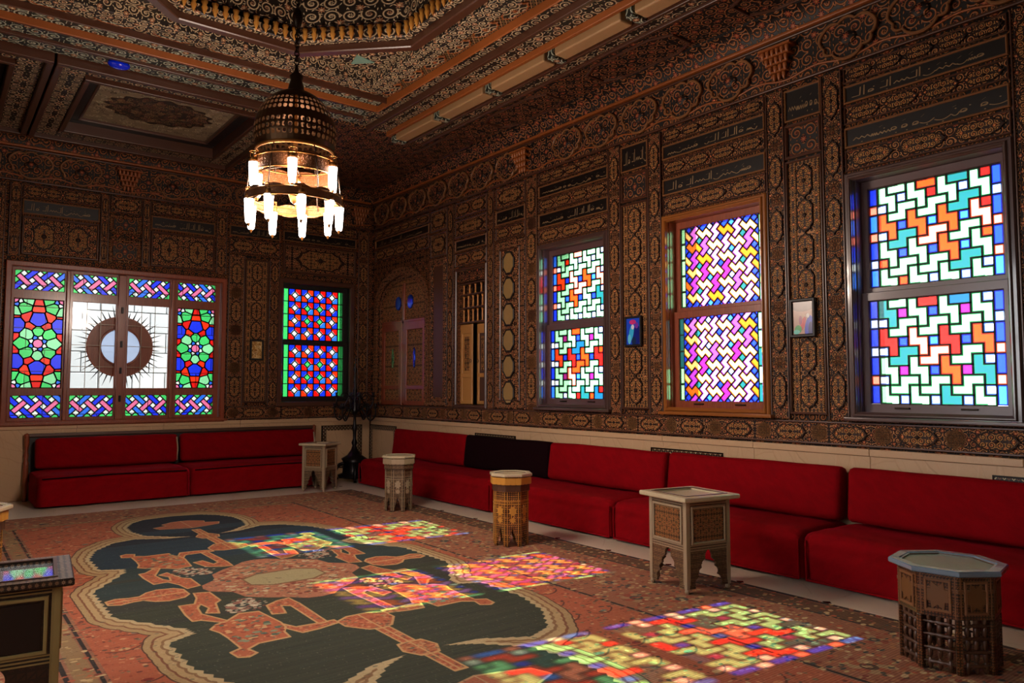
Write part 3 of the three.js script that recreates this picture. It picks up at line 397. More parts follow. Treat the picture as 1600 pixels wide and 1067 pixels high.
// outside: the courtyard and the white wall across it
{
  const o = struct('courtyard_ground'); part(o, 'ground', box(160, 0.2, 160, 0, -0.7, 0), M.ground);
  const f = struct('wall_courtyard', [0, 0, -16.4]); part(f, 'wall_core', box(20, 9, 0.3, 2, 3.9, -0.17), M.stone);
  const r = rng(77), sm = ['#8e9294', '#84898c', '#969a9c'].map((c) => mat({ color: c, roughness: 0.9 })), sg = rbox(0.585, 0.385, 0.05, 0.012, 0, 0, 0, 1);
  for (let j = 0; j < 9; j++) for (let i = 0; i < 9; i++) part(f, 'stone_block', sg, sm[(r() * 3) | 0], [0.2 + i * 0.6 + (j % 2 ? 0.3 : 0), 0.4 + j * 0.4, 0.0]);
}
// ------------------------------------------------------------------ stained glass
function clipHalf(P, a, b, c) { const o = []; for (let i = 0; i < P.length; i++) { const p = P[i], q = P[(i + 1) % P.length], dp = a * p[0] + b * p[1] - c, dq = a * q[0] + b * q[1] - c; if (dp <= 0) o.push(p); if ((dp < 0 && dq > 0) || (dp > 0 && dq < 0)) { const t = dp / (dp - dq); o.push([p[0] + t * (q[0] - p[0]), p[1] + t * (q[1] - p[1])]); } } return o; }
function clipRect(P, x0, y0, x1, y1) { let q = clipHalf(P, -1, 0, -x0); if (q.length > 2) q = clipHalf(q, 1, 0, x1); if (q.length > 2) q = clipHalf(q, 0, -1, -y0); if (q.length > 2) q = clipHalf(q, 0, 1, y1); return q.length > 2 ? q : []; }
function areaOf(P) { let s = 0; for (let i = 0; i < P.length; i++) { const p = P[i], q = P[(i + 1) % P.length]; s += p[0] * q[1] - q[0] * p[1]; } return s / 2; }
function fan(polys) { const v = []; for (let P of polys) { if (areaOf(P) < 0) P = P.slice().reverse(); for (let i = 1; i < P.length - 1; i++) v.push(...P[0], 0, ...P[i], 0, ...P[i + 1], 0); } const g = new THREE.BufferGeometry(); g.setAttribute('position', new THREE.Float32BufferAttribute(v, 3)); g.setAttribute('uv', new THREE.Float32BufferAttribute(new Float32Array(v.length / 3 * 2), 2)); g.computeVertexNormals(); return g; }
function prism(P, z0, z1) { if (areaOf(P) < 0) P = P.slice().reverse(); const v = [], t = (a, b, c) => v.push(...a, ...b, ...c), n = P.length; for (let i = 1; i < n - 1; i++) { t([...P[0], z1], [...P[i], z1], [...P[i + 1], z1]); t([...P[0], z0], [...P[i + 1], z0], [...P[i], z0]); } for (let i = 0; i < n; i++) { const a = P[i], b = P[(i + 1) % n]; t([...a, z0], [...b, z0], [...b, z1]); t([...a, z0], [...b, z1], [...a, z1]); } const g = new THREE.BufferGeometry(); g.setAttribute('position', new THREE.Float32BufferAttribute(v, 3)); g.setAttribute('uv', new THREE.Float32BufferAttribute(new Float32Array(v.length / 3 * 2), 2)); g.computeVertexNormals(); return g; }
// pieces made of unit cells: own(i, j) -> key of the piece that the cell belongs to; map() turns units into metres; R = [x0, y0, x1, y1] clips
function cellGlass(parent, R, i0, i1, j0, j1, own, map, gap, colour, n = 0, rim = 0) {
  const pieces = new Map(), lead = [], key = new Map(), g2 = gap + rim, cuts = [gap, g2, 1 - g2, 1 - gap];
  const k = (i, j) => { const id = i + ',' + j; if (!key.has(id)) key.set(id, own(i, j)); return key.get(id); };
  const quad = (a, b, c, d) => [[a, b], [c, b], [c, d], [a, d]];
  const add = (key_, P, edge) => { const q = clipRect(P.map(map), ...R), A = q.length ? Math.abs(areaOf(q)) : 0; if (A > 1e-7) { if (!pieces.has(key_)) pieces.set(key_, { polys: [], edges: [], a: 0 }); const p = pieces.get(key_); (edge ? p.edges : p.polys).push(q); p.a += A; } };
  const bar = (P) => { const q = clipRect(P.map(map), ...R); if (q.length && Math.abs(areaOf(q)) > 1e-7) lead.push(prism(q, -0.006, 0.008)); };
  for (let j = j0; j < j1; j++) for (let i = i0; i < i1; i++) {
    const me = k(i, j), same = [[k(i - 1, j) === me, k(i + 1, j) === me], [k(i, j - 1) === me, k(i, j + 1) === me]];
    if (!rim) add(me, quad(i + gap, j + gap, i + 1 - gap, j + 1 - gap)); else for (let b = 0; b < 3; b++) for (let a = 0; a < 3; a++) { const ex = a === 1 || same[0][a >> 1], ey = b === 1 || same[1][b >> 1]; add(me, quad(i + cuts[a], j + cuts[b], i + cuts[a + 1], j + cuts[b + 1]), !(ex && ey) || (a !== 1 && b !== 1)); }
    if (i === i0) bar(quad(i, j - gap, i + gap, j + 1 + gap)); if (i + 1 === i1) bar(quad(i + 1 - gap, j - gap, i + 1, j + 1 + gap)); if (j === j0) bar(quad(i - gap, j, i + 1 + gap, j + gap)); if (j + 1 === j1) bar(quad(i - gap, j + 1 - gap, i + 1 + gap, j + 1));
    if (i + 1 < i1) { if (k(i + 1, j) === me) { if (rim) { add(me, quad(i + 1 - gap, j + gap, i + 1 + gap, j + g2), true); add(me, quad(i + 1 - gap, j + g2, i + 1 + gap, j + 1 - g2)); add(me, quad(i + 1 - gap, j + 1 - g2, i + 1 + gap, j + 1 - gap), true); } else add(me, quad(i + 1 - gap, j + gap, i + 1 + gap, j + 1 - gap)); } else bar(quad(i + 1 - gap, j - gap, i + 1 + gap, j + 1 + gap)); }
    if (j + 1 < j1) { if (k(i, j + 1) === me) { if (rim) { add(me, quad(i + gap, j + 1 - gap, i + g2, j + 1 + gap), true); add(me, quad(i + g2, j + 1 - gap, i + 1 - g2, j + 1 + gap)); add(me, quad(i + 1 - g2, j + 1 - gap, i + 1 - gap, j + 1 + gap), true); } else add(me, quad(i + gap, j + 1 - gap, i + 1 - gap, j + 1 + gap)); } else bar(quad(i + gap, j + 1 - gap, i + 1 - gap, j + 1 + gap)); }
  }
  for (const [id, p] of pieces) { if (p.a < 3e-5) continue; let cx = 0, cy = 0, all = [...p.polys, ...p.edges]; for (const P of all) for (const q of P) { cx += q[0] / P.length / all.length; cy += q[1] / P.length / all.length; } const m = colour(id, cx, cy, p.a); if (!p.edges.length || !p.polys.length) part(parent, 'glass_piece', fan(all), m, [0, 0, n]); else part(parent, 'glass_piece', mergeMats([[fan(p.polys)], [fan(p.edges)]]), [m, FRINGE.get(m) || m], [0, 0, n]); }
  if (lead.length) part(parent, 'lead_came', merge(lead), M.came, [0, 0, n]);
}
function rects(parent, list, lead, n = 0, edged = false) { // plain rectangular pieces [x0, y0, x1, y1, material] with lead round each
  for (const [x0, y0, x1, y1, m] of list) { const e = (d) => [[x0 + d, y0 + d], [x1 - d, y0 + d], [x1 - d, y1 - d], [x0 + d, y1 - d]], o = e(lead), q = e(lead + 0.007); if (!edged) { part(parent, 'glass_piece', fan([o]), m, [0, 0, n]); continue; } part(parent, 'glass_piece', mergeMats([[fan([q])], [fan([0, 1, 2, 3].map((k) => [o[k], o[(k + 1) % 4], q[(k + 1) % 4], q[k]]))]]), [m, FRINGE.get(m) || m], [0, 0, n]); }
  const l = []; for (const [x0, y0, x1, y1] of list) l.push(...[[x0, y0, x1, y0 + lead], [x0, y1 - lead, x1, y1], [x0, y0 + lead, x0 + lead, y1 - lead], [x1 - lead, y0 + lead, x1, y1 - lead]].map(([a, b, c, d]) => prism([[a, b], [c, b], [c, d], [a, d]], -0.006, 0.008)));
  part(parent, 'lead_came', merge(l), M.came, [0, 0, n]);
}
// steps and squares: in each 3 x 3 block one upright step, one lying step and one square
function stepOwn(i, j) { const a = Math.floor(i / 3), b = Math.floor(j / 3), x = i - 3 * a, y = j - 3 * b; if (x === 2 && y === 1) return 's,' + a + ',' + b; if ((x === 0 && y < 2) || (x === 1 && y > 0)) return 'v,' + a + ',' + b; if (y === 0) return 'h,' + a + ',' + b; return x === 2 ? 'h,' + a + ',' + (b + 1) : 'h,' + (a - 1) + ',' + (b + 1); }
function sashFrame(win, c, v0, v1, g0, g1, half, n, m) { const q = rect(c - WO + 0.004, v0, c + WO - 0.004, v1); q.holes.push(rect(c - half, g0, c + half, g1)); return part(win, 'sash', metreUV(ext(q, 0.036, 0.005)), m, [0, 0, n]); }
function sashWindow(k, c, kind, casing, sashM) {
  const w = struct('window_' + k, [RX, 0, 0], -PI / 2), H = 0.505, r = rng(100 + k);
  part(w, 'casing', ext(frameShape(c - WO - 0.065, WV0 - 0.05, c + WO + 0.065, WV1 + 0.055, 0.07), 0.045, 0.012), casing, [0, 0, 0]);
  part(w, 'casing_bead', ext(frameShape(c - WO - 0.03, WV0 - 0.02, c + WO + 0.03, WV1 + 0.025, 0.03), 0.062, 0.01), casing, [0, 0, 0]);
  part(w, 'reveal', (() => { const q = frameShape(c - WO, WV0, c + WO, WV1, 0.012); const g = ext(q, 0.44); g.translate(0, 0, -0.45); return metreUV(g); })(), sashM);
  part(w, 'sill', rbox(WO * 2 + 0.2, 0.035, 0.11, 0.01), casing, [c, WV0 - 0.04, 0.03]);
  const sashes = [[WV0 + 0.01, 2.31, 1.372, 2.236, -0.1], [2.29, WV1 - 0.01, 2.352, 3.2, -0.14]];
  sashes.forEach(([v0, v1, g0, g1, n], si) => {
    const s = sashFrame(w, c, v0, v1, g0, g1, H, n, sashM), x0 = c - H, x1 = c + H, gh = g1 - g0, z = 0.016;
    if (si === 0) for (const q of [-0.25, 0.25]) part(s, 'sash_lift', rbox(0.12, 0.014, 0.02, 0.005), M.brassDark, [c + q, v0 + 0.045, 0.042]);
    if (kind !== 2) {
      const bw = 0.072, l = []; for (const [a, b] of [[x0, x0 + bw], [x1 - bw, x1]]) { const unit = gh / 5.6; let y = g1; for (let i = 0; i < 7; i++) { const h = i % 2 ? unit * 0.53 : unit; l.push([a, y - h, b, y, i % 2 ? (r() < 0.5 ? G.salmon : G.white) : (r() < 0.5 ? G.blue : G.sky)]); y -= h; } }
      rects(s, l, 0.005, z, true);
      const N = 11, ux = (2 * H - 2 * bw) / N, uy = gh / N, mid = [c, (g0 + g1) / 2];
      cellGlass(s, [x0 + bw, g0, x1 - bw, g1], 0, N, 0, N, stepOwn, ([i, j]) => [x0 + bw + i * ux, g1 - j * uy], 0.08, (id, cx, cy, a) => {
        const small = a < ux * uy * 1.3, dx = (cx - mid[0]) / ux, dy = (cy - mid[1]) / uy, d = Math.hypot(dx, dy);
        if (id[0] === 's' && Math.abs(dx) < 4 && Math.abs(dy) < 4) return d < 1 ? G.white : Math.abs(dx) > 2 && Math.abs(dy) > 2 ? G.magenta : r() < 0.6 ? G.blue : G.sky;
        if (small) return r() < 0.65 ? G.white : r() < 0.5 ? G.red : G.orange;
        if (d < 2.5) return (si ? [G.salmon, G.salmon, G.salmon, G.orange] : [G.salmon, G.orange, G.orange, G.red])[(r() * 4) | 0];
        if ((Math.abs(dy) < 1.4 && Math.abs(dx) > 3.8) || (Math.abs(dx) < 1.1 && Math.abs(dy) > 3.8)) return r() < 0.5 ? G.orange : si ? G.salmon : G.red;
        return (si ? [G.mint, G.mint, G.mint, G.mint, G.mint, G.mint, G.mint, G.teal] : [G.mint, G.mint, G.teal, G.mint, G.aqua, G.mint, G.mint, G.mint])[(r() * 8) | 0];
      }, z, 0.1);
    } else {
      const bw = 0.062, l = []; for (const [a, b] of [[x0, x0 + bw], [x1 - bw, x1]]) for (let i = 0; i < 5; i++) l.push([a, g0 + gh * i / 5, b, g0 + gh * (i + 1) / 5, r() < 0.7 ? G.mint : G.teal]);
      rects(s, l, 0.006, z, true);
      const U = 0.0625, q = U * Math.SQRT1_2, mx = c, my = (g0 + g1) / 2;
      cellGlass(s, [x0 + bw, g0, x1 - bw, g1], -16, 18, -16, 18, stepOwn, ([i, j]) => [mx + ((i - 2.5) - (j - 1.5)) * q, my - ((i - 2.5) + (j - 1.5)) * q], 0.09, (id, cx, cy, a) => {
        if (id[0] === 's') return (cx < x0 + bw + 0.05 || cx > x1 - bw - 0.05) ? G.blue : [G.blue, G.white, G.teal, G.sky][Math.abs(Math.round((cx - mx) / 0.13) + 2 * Math.round((cy - my) / 0.13)) % 4];
        if (a < U * U * 0.9) return G.blue;
        return id[0] === 'h' ? (r() < 0.75 ? G.cream : G.amber) : (r() < 0.6 ? G.mauve : r() < 0.75 ? G.violet : G.magenta);
      }, z, 0.1);
    }
  });
  return w;
}
const casingWarm = mat({ color: '#8a4f1e', roughness: 0.28, clearcoat: 0.9, clearcoatRoughness: 0.1 });
sashWindow(1, WIN[0][0], 1, M.casing, M.sashDark);
sashWindow(2, WIN[1][0], 2, casingWarm, M.wood);
sashWindow(3, WIN[2][0], 3, M.casing, M.sashDark);
// window_4: the smaller window of the far wall, dark frame
{
  const w = struct('window_4', [0, 0, FZ]), [x0, x1, y0, y1] = SMALL;
  part(w, 'casing', ext(frameShape(x0 - 0.07, y0 - 0.07, x1 + 0.07, y1 + 0.07, 0.08), 0.05, 0.012), M.bead, [0, 0, 0]);
  part(w, 'reveal', (() => { const g = ext(frameShape(x0, y0, x1, y1, 0.01), 0.38); g.translate(0, 0, -0.39); return g; })(), M.dark);
  [[y0 + 0.005, 2.275, 1.357, 2.222, -0.07], [2.245, y1 - 0.005, 2.305, 3.16, -0.11]].forEach(([v0, v1, g0, g1, n]) => {
    const q = rect(x0 + 0.012, v0, x1 - 0.012, v1); q.holes.push(rect(4.61, g0, 5.67, g1)); const s = part(w, 'sash', ext(q, 0.035, 0.005), M.dark, [0, 0, n]);
    const gh = g1 - g0, l = []; for (const [a, b] of [[4.61, 4.7], [5.58, 5.67]]) for (let i = 0; i < 4; i++) l.push([a, g0 + gh * i / 4, b, g0 + gh * (i + 1) / 4, G.green]); rects(s, l, 0.007, 0.016);
    const cw = 0.88 / 4, ch = gh / 4, lead = [], e = 0.009;
    for (let j = 0; j < 4; j++) for (let i = 0; i < 4; i++) { const cx = 4.7 + (i + 0.5) * cw, cy = g0 + (j + 0.5) * ch, d = 0.27 * cw;
      part(s, 'glass_piece', fan([[[cx - d + e, cy], [cx, cy - d + e], [cx + d - e, cy], [cx, cy + d - e]]]), (i === 1 || i === 2) && (j === 1 || j === 2) ? G.green : G.white, [0, 0, 0.016]);
      for (const sx of [-1, 1]) for (const sy of [-1, 1]) { const P = [[cx + sx * (cw / 2 - e), cy + sy * (ch / 2 - e)], [cx + sx * e, cy + sy * (ch / 2 - e)], [cx + sx * e, cy + sy * (d + e)], [cx + sx * (d + e), cy + sy * e], [cx + sx * (cw / 2 - e), cy + sy * e]]; part(s, 'glass_piece', fan([P]), sx * sy < 0 ? (sy > 0 ? G.blue : (i + j) % 3 ? G.blue : G.sky) : (i + j) % 3 === 1 ? G.orange : G.red, [0, 0, 0.016]); }
      const edge = (p, q) => { const L = Math.hypot(q[0] - p[0], q[1] - p[1]), ux = -(q[1] - p[1]) / L * e, uy = (q[0] - p[0]) / L * e; lead.push(prism([[p[0] - ux, p[1] - uy], [q[0] - ux, q[1] - uy], [q[0] + ux, q[1] + uy], [p[0] + ux, p[1] + uy]], -0.006, 0.008)); };
      for (let t = 0; t < 4; t++) { const D = [[d, 0], [0, d], [-d, 0], [0, -d]], p = D[t], q = D[(t + 1) % 4], f = t % 2 ? [0, Math.sign(p[1]) * ch / 2] : [Math.sign(p[0]) * cw / 2, 0]; edge([cx + p[0], cy + p[1]], [cx + q[0], cy + q[1]]); edge([cx + p[0], cy + p[1]], [cx + f[0], cy + f[1]]); } }
    for (let i = 0; i <= 4; i++) lead.push(box(e * 2, gh, 0.014, 4.7 + i * cw, (g0 + g1) / 2, 0), box(0.88, e * 2, 0.014, 5.14, g0 + i * ch, 0));
    part(s, 'lead_came', merge(lead), M.came, [0, 0, 0.012]);
  });
}
// window_5: four leaves with interlace above and below, stars at the sides and clear panes in the middle
function weaveOwn(i, j) { const o = (x) => ((x % 2) + 2) % 2 === 1, V = (a, b) => ((((a - 1) / 2 + (b - 1) / 2) % 2) + 2) % 2 === 0; if (!o(i) && !o(j)) return 'w,' + i + ',' + j; if (o(i) && o(j)) return (V(i, j) ? 'v,' : 'h,') + i + ',' + j; if (o(i)) return V(i, j - 1) ? 'v,' + i + ',' + (j - 1) : 'v,' + i + ',' + (j + 1); return !V(i - 1, j) ? 'h,' + (i - 1) + ',' + j : 'h,' + (i + 1) + ',' + j; }
function voronoi(parent, R, seeds, gap, n) { // seeds [x, y, weight, material]: power diagram cells, each drawn in by the lead
  const lead = []; seeds.forEach((s, a) => { let P = [[R[0], R[1]], [R[2], R[1]], [R[2], R[3]], [R[0], R[3]]], Q = P; seeds.forEach((t, b) => { if (a === b || P.length < 3) return; const dx = t[0] - s[0], dy = t[1] - s[1], L = Math.hypot(dx, dy); if (L > 0.5) return; const c = (t[0] ** 2 + t[1] ** 2 - s[0] ** 2 - s[1] ** 2 - (t[2] - s[2])) / 2; P = clipHalf(P, dx, dy, c - gap * L); if (Q.length > 2) Q = clipHalf(Q, dx, dy, c); });
    if (P.length > 2 && Math.abs(areaOf(P)) > 4e-5) { part(parent, 'glass_piece', fan([P]), s[3], [0, 0, n]); if (Q.length > 2) for (let i = 0; i < Q.length; i++) { const p = Q[i], q = Q[(i + 1) % Q.length], L = Math.hypot(q[0] - p[0], q[1] - p[1]); if (L < 0.002) continue; const ux = -(q[1] - p[1]) / L * gap, uy = (q[0] - p[0]) / L * gap; const K = clipRect([[p[0] - ux, p[1] - uy], [q[0] - ux, q[1] - uy], [q[0] + ux, q[1] + uy], [p[0] + ux, p[1] + uy]], ...R); if (K.length) lead.push(prism(K, -0.005, 0.007)); } } });
  part(parent, 'lead_came', merge(lead), M.came, [0, 0, n]);
}
{
  const w = struct('window_5', [0, 0, FZ]);
  part(w, 'casing', ext(frameShape(0.77, 0.985, 3.655, 3.21, 0.075), 0.06, 0.012), M.wood, [0, 0, 0]);
  part(w, 'reveal', (() => { const g = ext(frameShape(BIG[0], BIG[2], BIG[1], BIG[3], 0.01), 0.38); g.translate(0, 0, -0.39); return metreUV(g); })(), M.wood);
  const leaves = [[0.845, 1.505, 0.885, 1.462], [1.51, 2.185, 1.572, 2.115], [2.19, 2.88, 2.28, 2.832], [2.885, 3.575, 2.955, 3.5]];
  leaves.forEach(([a, b, p, q], i) => {
    const fr = rect(a, BIG[2] + 0.012, b, BIG[3] - 0.012), strip = [[1.1, 1.395], [2.835, 3.095]]; for (const [d, e] of [strip[0], [1.5, 2.71], strip[1]]) fr.holes.push(rect(p, d, q, e));
    const lf = part(w, 'window_leaf', metreUV(ext(fr, 0.045, 0.006)), M.wood, [0, 0, -0.07]), z = 0.02;
    strip.forEach(([d, e], t) => { const U = 0.066, k = U * Math.SQRT1_2, mx = (p + q) / 2, my = (d + e) / 2, fl = (i + t) % 2 ? 1 : -1; cellGlass(lf, [p, d, q, e], -8, 10, -8, 10, weaveOwn, ([x, y]) => [mx + fl * ((x - 1.5) - (y - 1.5)) * k, my + ((x - 1.5) + (y - 1.5)) * k], 0.12, (id, cx, cy, ar) => (id[0] === 'w' ? (ar > U * U * 0.45 ? G.white : G.green) : ar < U * U * 0.9 ? G.green : id[0] === 'v' ? G.pink : (Math.abs(cx * 7) % 1 < 0.3 ? G.sky : G.blue)), z); });
    if (i === 0 || i === 3) { const S = [], mx = (p + q) / 2, my = 2.105, hw = (q - p) / 2, hh = 0.605, ros = (cx, cy) => { S.push([cx, cy, 0.0012, G.pink]); for (let k = 0; k < 8; k++) { const t = k * PI / 4; S.push([cx + 0.095 * Math.cos(t + PI / 8), cy + 0.095 * Math.sin(t + PI / 8), -0.001, k % 2 ? G.white : G.sky]); S.push([cx + 0.165 * Math.cos(t), cy + 0.165 * Math.sin(t), 0.003, k % 3 ? G.green : G.mint]); } };
      ros(mx, my); for (const sx of [-1, 1]) for (const sy of [-1, 1]) ros(mx + sx * hw, my + sy * hh);
      const blue = (cx, cy, o) => { S.push([cx, cy, 0.0075, G.blue]); for (let k = 0; k < 5; k++) { const t = o + k * 2 * PI / 5; S.push([cx + 0.125 * Math.cos(t), cy + 0.125 * Math.sin(t), 0, k % 2 ? G.red : G.orange]); } };
      for (const sy of [-1, 1]) { blue(mx, my + sy * 0.33, sy * PI / 2); for (const sx of [-1, 1]) S.push([mx + sx * hw * 0.96, my + sy * 0.245, 0.0075, G.blue], [mx + sx * hw * 0.98, my + sy * 0.11, -0.002, G.red], [mx + sx * hw, my + sy * 0.37, -0.001, G.red]); S.push([mx, my + sy * 0.575, 0, G.red]); }
      voronoi(lf, [p, 1.5, q, 2.71], S, 0.0085, z);
    } else { const g = fan([[[p, 1.5], [q, 1.5], [q, 2.71], [p, 2.71]]]); part(lf, 'clear_pane', g, G.clear, [0, 0, z]); for (const dx of [0.33, 0.66]) part(lf, 'pane_bar', box(0.008, 1.21, 0.006), M.bone, [p + (q - p) * dx, 2.105, z]); for (const dy of [0.25, 0.5, 0.75]) part(lf, 'pane_bar', box(q - p, 0.008, 0.006), M.bone, [(p + q) / 2, 1.5 + 1.21 * dy, z]); }
  });
  for (const [x, ww] of [[1.508, 0.05], [2.19, 0.11], [2.882, 0.05]]) part(w, 'meeting_stile', rbox(ww, 2.08, 0.05, 0.012), M.wood, [x, 2.09, -0.01]);
  for (const y of [1.35, 1.75, 2.13, 2.62]) part(w, 'latch', rbox(0.03, 0.09, 0.03, 0.008), M.iron, [2.19, y, 0.025]);
}
{ // the round ornament behind the middle panes
  const t = thing('sunburst_mirror', 'round wooden sunburst with spiky rays and pale centre behind the clear middle window panes', 'mirror', [2.21, 2.1, FZ - 0.17]);
  const s = new THREE.Shape(); s.absellipse(0, 0, 0.44, 0.44, 0, 2 * PI); const h = new THREE.Path(); h.absellipse(0, 0, 0.265, 0.265, 0, 2 * PI); s.holes.push(h);
  part(t, 'wooden_ring', metreUV(ext(s, 0.04, 0.012, 40)), mat({ canvas: C_wood, size: [0.4, 0.8], color: '#ffffff', roughness: 0.4 })); const im = new THREE.TorusGeometry(0.27, 0.018, 8, 48); part(t, 'inner_rim', im, M.wood, [0, 0, 0.04]);
  part(t, 'pale_centre', (() => { const g = new THREE.CircleGeometry(0.265, 48); return g; })(), G.frost, [0, 0, 0.01]);
  for (let k = 0; k < 44; k++) { const a = k * 2 * PI / 44 + 0.05, L = k % 2 ? 0.2 : 0.13; const g = new THREE.ConeGeometry(0.0125, L, 6); g.translate(0, 0.425 + L / 2, 0); g.rotateZ(a); part(t, 'ray', g, M.iron, [0, 0, 0.018]); }
  part(t, 'hanging_bar', box(0.05, 2.1, 0.03), M.wood, [0, 0, -0.02]);
}
// ------------------------------------------------------------------ the carpet
const CAR = [-0.55, 5.0, -10.3, -0.75];
const C_carpet = canvas(2048, 2048, (x, W, H) => {
  const r = rng(91), kx = W / (CAR[1] - CAR[0]), kz = H / (CAR[3] - CAR[2]); const px = (a) => (a - CAR[0]) * kx, pz = (b) => (b - CAR[2]) * kz;
  const path = (P) => { x.beginPath(); P.forEach((p, i) => (i ? x.lineTo(px(p[0]), pz(p[1])) : x.moveTo(px(p[0]), pz(p[1])))); x.closePath(); };
  const el = (a, b, ra, rb) => { x.beginPath(); x.ellipse(px(a), pz(b), ra * kx, rb * kz, 0, 0, 7); };
  const bloom = (a, b, q, c1, c2, c3) => { for (let k = 0; k < 8; k++) { x.fillStyle = k % 2 ? c1 : c2; el(a + 0.6 * q * Math.cos(k * PI / 4), b + 0.6 * q * Math.sin(k * PI / 4), q * 0.34, q * 0.34); x.fill(); } x.fillStyle = c3; el(a, b, q * 0.4, q * 0.4); x.fill(); x.fillStyle = c1; el(a, b, q * 0.16, q * 0.16); x.fill(); };
  x.fillStyle = '#8d5a40'; x.fillRect(0, 0, W, H);
  // border: stripes, meander of blooms and leaves
  const inset = (d, c, w) => { x.strokeStyle = c; x.lineWidth = w * kx; x.strokeRect(px(CAR[0] + d), pz(CAR[2] + d * 0.62), (CAR[1] - CAR[0] - 2 * d) * kx, (CAR[3] - CAR[2] - 1.24 * d) * kz); };
  inset(0.02, '#2b1712', 0.05); inset(0.16, '#5b3a22', 0.2); inset(0.27, '#1f1512', 0.02); inset(0.72, '#92583c', 0.86); inset(1.17, '#1f1512', 0.025); inset(1.25, '#8b6b45', 0.1); inset(1.32, '#1f1512', 0.02);
  const bord = (a, b, k) => { const c = [['#9a7450', '#8f3f2a', '#3d3a34'], ['#a07f58', '#9a4f30', '#4a3020'], ['#8a5436', '#a88a62', '#3a3c3a']][k % 3]; bloom(a, b, 0.09 + 0.03 * (k % 2), c[0], c[1], c[2]); for (let t = 0; t < 16; t++) { const an = r() * 6.3, d = 0.12 + 0.14 * r(); x.fillStyle = c[t % 3]; el(a + d * Math.cos(an), b + d * Math.sin(an), 0.022, 0.012); x.fill(); } };
  let k = 0; for (let z = CAR[2] + 0.45; z < CAR[3]; z += 0.42) { for (const sx of [-1, 1]) { const cx = sx < 0 ? CAR[0] : CAR[1]; bord(cx - sx * (0.5 + 0.22 * (k % 2)), z, k); bord(cx - sx * (0.95 - 0.15 * (k % 2)), z + 0.2, k + 1); } k++; }
  for (let a = CAR[0] + 1.2; a < CAR[1] - 1; a += 0.42) { for (const b of [CAR[2] + 0.45, CAR[3] - 0.45]) bord(a, b + 0.12 * (k % 2 ? 1 : -1), k); k++; }
  for (let i = 0; i < 16000; i++) { const a = CAR[0] + r() * 5.55, b = CAR[2] + r() * 9.6; x.fillStyle = ['#c4a878', '#7a3422', '#3a3a34', '#a86a40', '#b0925e', '#b05232'][(r() * 6) | 0]; el(a, b, 0.008 + 0.018 * r(), 0.006 + 0.012 * r()); x.fill(); }
  // field
  const F = [0.8, 3.8, -9.53, -1.6]; x.fillStyle = '#aa5636'; x.fillRect(px(F[0]), pz(F[2]), (F[1] - F[0]) * kx, (F[3] - F[2]) * kz);
  for (let j = 0; j < 28; j++) for (let i = 0; i < 10; i++) { const a = F[0] + 0.15 + i * 0.3 + (j % 2 ? 0.12 : 0), b = F[2] + 0.14 + j * 0.285; if (a > F[1] - 0.05) continue; x.strokeStyle = '#5d2a1a'; x.lineWidth = 3; x.beginPath(); x.moveTo(px(a - 0.1), pz(b)); x.quadraticCurveTo(px(a), pz(b + 0.09), px(a + 0.1), pz(b - 0.03)); x.stroke(); x.fillStyle = ['#c29a68', '#6d7468', '#7a2418', '#c47a4a'][(i + j * 3) % 4]; el(a, b, 0.032, 0.022); x.fill(); x.fillStyle = '#3a2a20'; el(a + 0.1, b - 0.05, 0.014, 0.01); x.fill(); }
  for (let i = 0; i < 7000; i++) { const a = F[0] + 3 * r(), b = F[2] + 8 * r(); x.globalAlpha = 0.75; x.fillStyle = ['#c9a878', '#5a2216', '#8d3b22', '#6d6448', '#d0845a', '#3f3a2e'][i % 6]; el(a, b, 0.006 + 0.014 * r(), 0.005 + 0.011 * r()); x.fill(); } x.globalAlpha = 1; speck(x, W, H, 26000, ['#c9a878', '#3d1a12', '#8d3b22', '#59503c'], 0.4, r, 1, 4);
  // medallion: pendant, body, pendant
  const AX = 2.3, MZ = -5.9, half = [[-9.42, 0.02], [-9.36, 0.3], [-9.2, 0.45], [-8.95, 0.55], [-8.65, 0.56], [-8.35, 0.5], [-8.12, 0.28], [-8.03, 0.12], [-8.06, 0.35], [-8.22, 0.62], [-8.14, 0.82], [-7.85, 1.02], [-7.5, 1.12], [-7.02, 1.12], [-6.93, 0.95], [-6.8, 0.97], [-6.28, 1.28], [-5.91, 1.28]];
  const far = half.map(([z, d]) => [z, d]), near = half.slice().reverse().map(([z, d]) => [2 * MZ - z, d]); const prof = [...far, ...near];
  const fine = []; for (let i = 0; i < prof.length - 1; i++) for (let t = 0; t < 8; t++) { const f = t / 8; fine.push([prof[i][0] + (prof[i + 1][0] - prof[i][0]) * f, prof[i][1] + (prof[i + 1][1] - prof[i][1]) * f + (t % 2 ? 0.018 : -0.008)]); }
  const OUT = [...fine.map(([z, d]) => [AX - d, z]), ...fine.slice().reverse().map(([z, d]) => [AX + d, z])];
  x.lineJoin = 'round'; for (const [c, w] of [['#4a2a1a', 0.28], ['#a5875a', 0.265], ['#7a4a2c', 0.19], ['#b09264', 0.165], ['#84603c', 0.09], ['#b8a074', 0.06]]) { path(OUT); x.strokeStyle = c; x.lineWidth = w * kx; x.stroke(); }
  x.save(); path(OUT); x.clip();
  for (let z = CAR[2]; z < CAR[3];) { const h = 0.05 + 0.25 * r(), t = (z + 9.4) / 6.5 + (r() - 0.5) * 0.22; x.fillStyle = t < 0.16 ? '#0f1824' : t < 0.3 ? '#182c38' : t < 0.5 ? '#20302f' : t < 0.62 ? '#2b2c22' : '#2d3120'; x.fillRect(0, pz(z), W, h * kz + 1); z += h; }
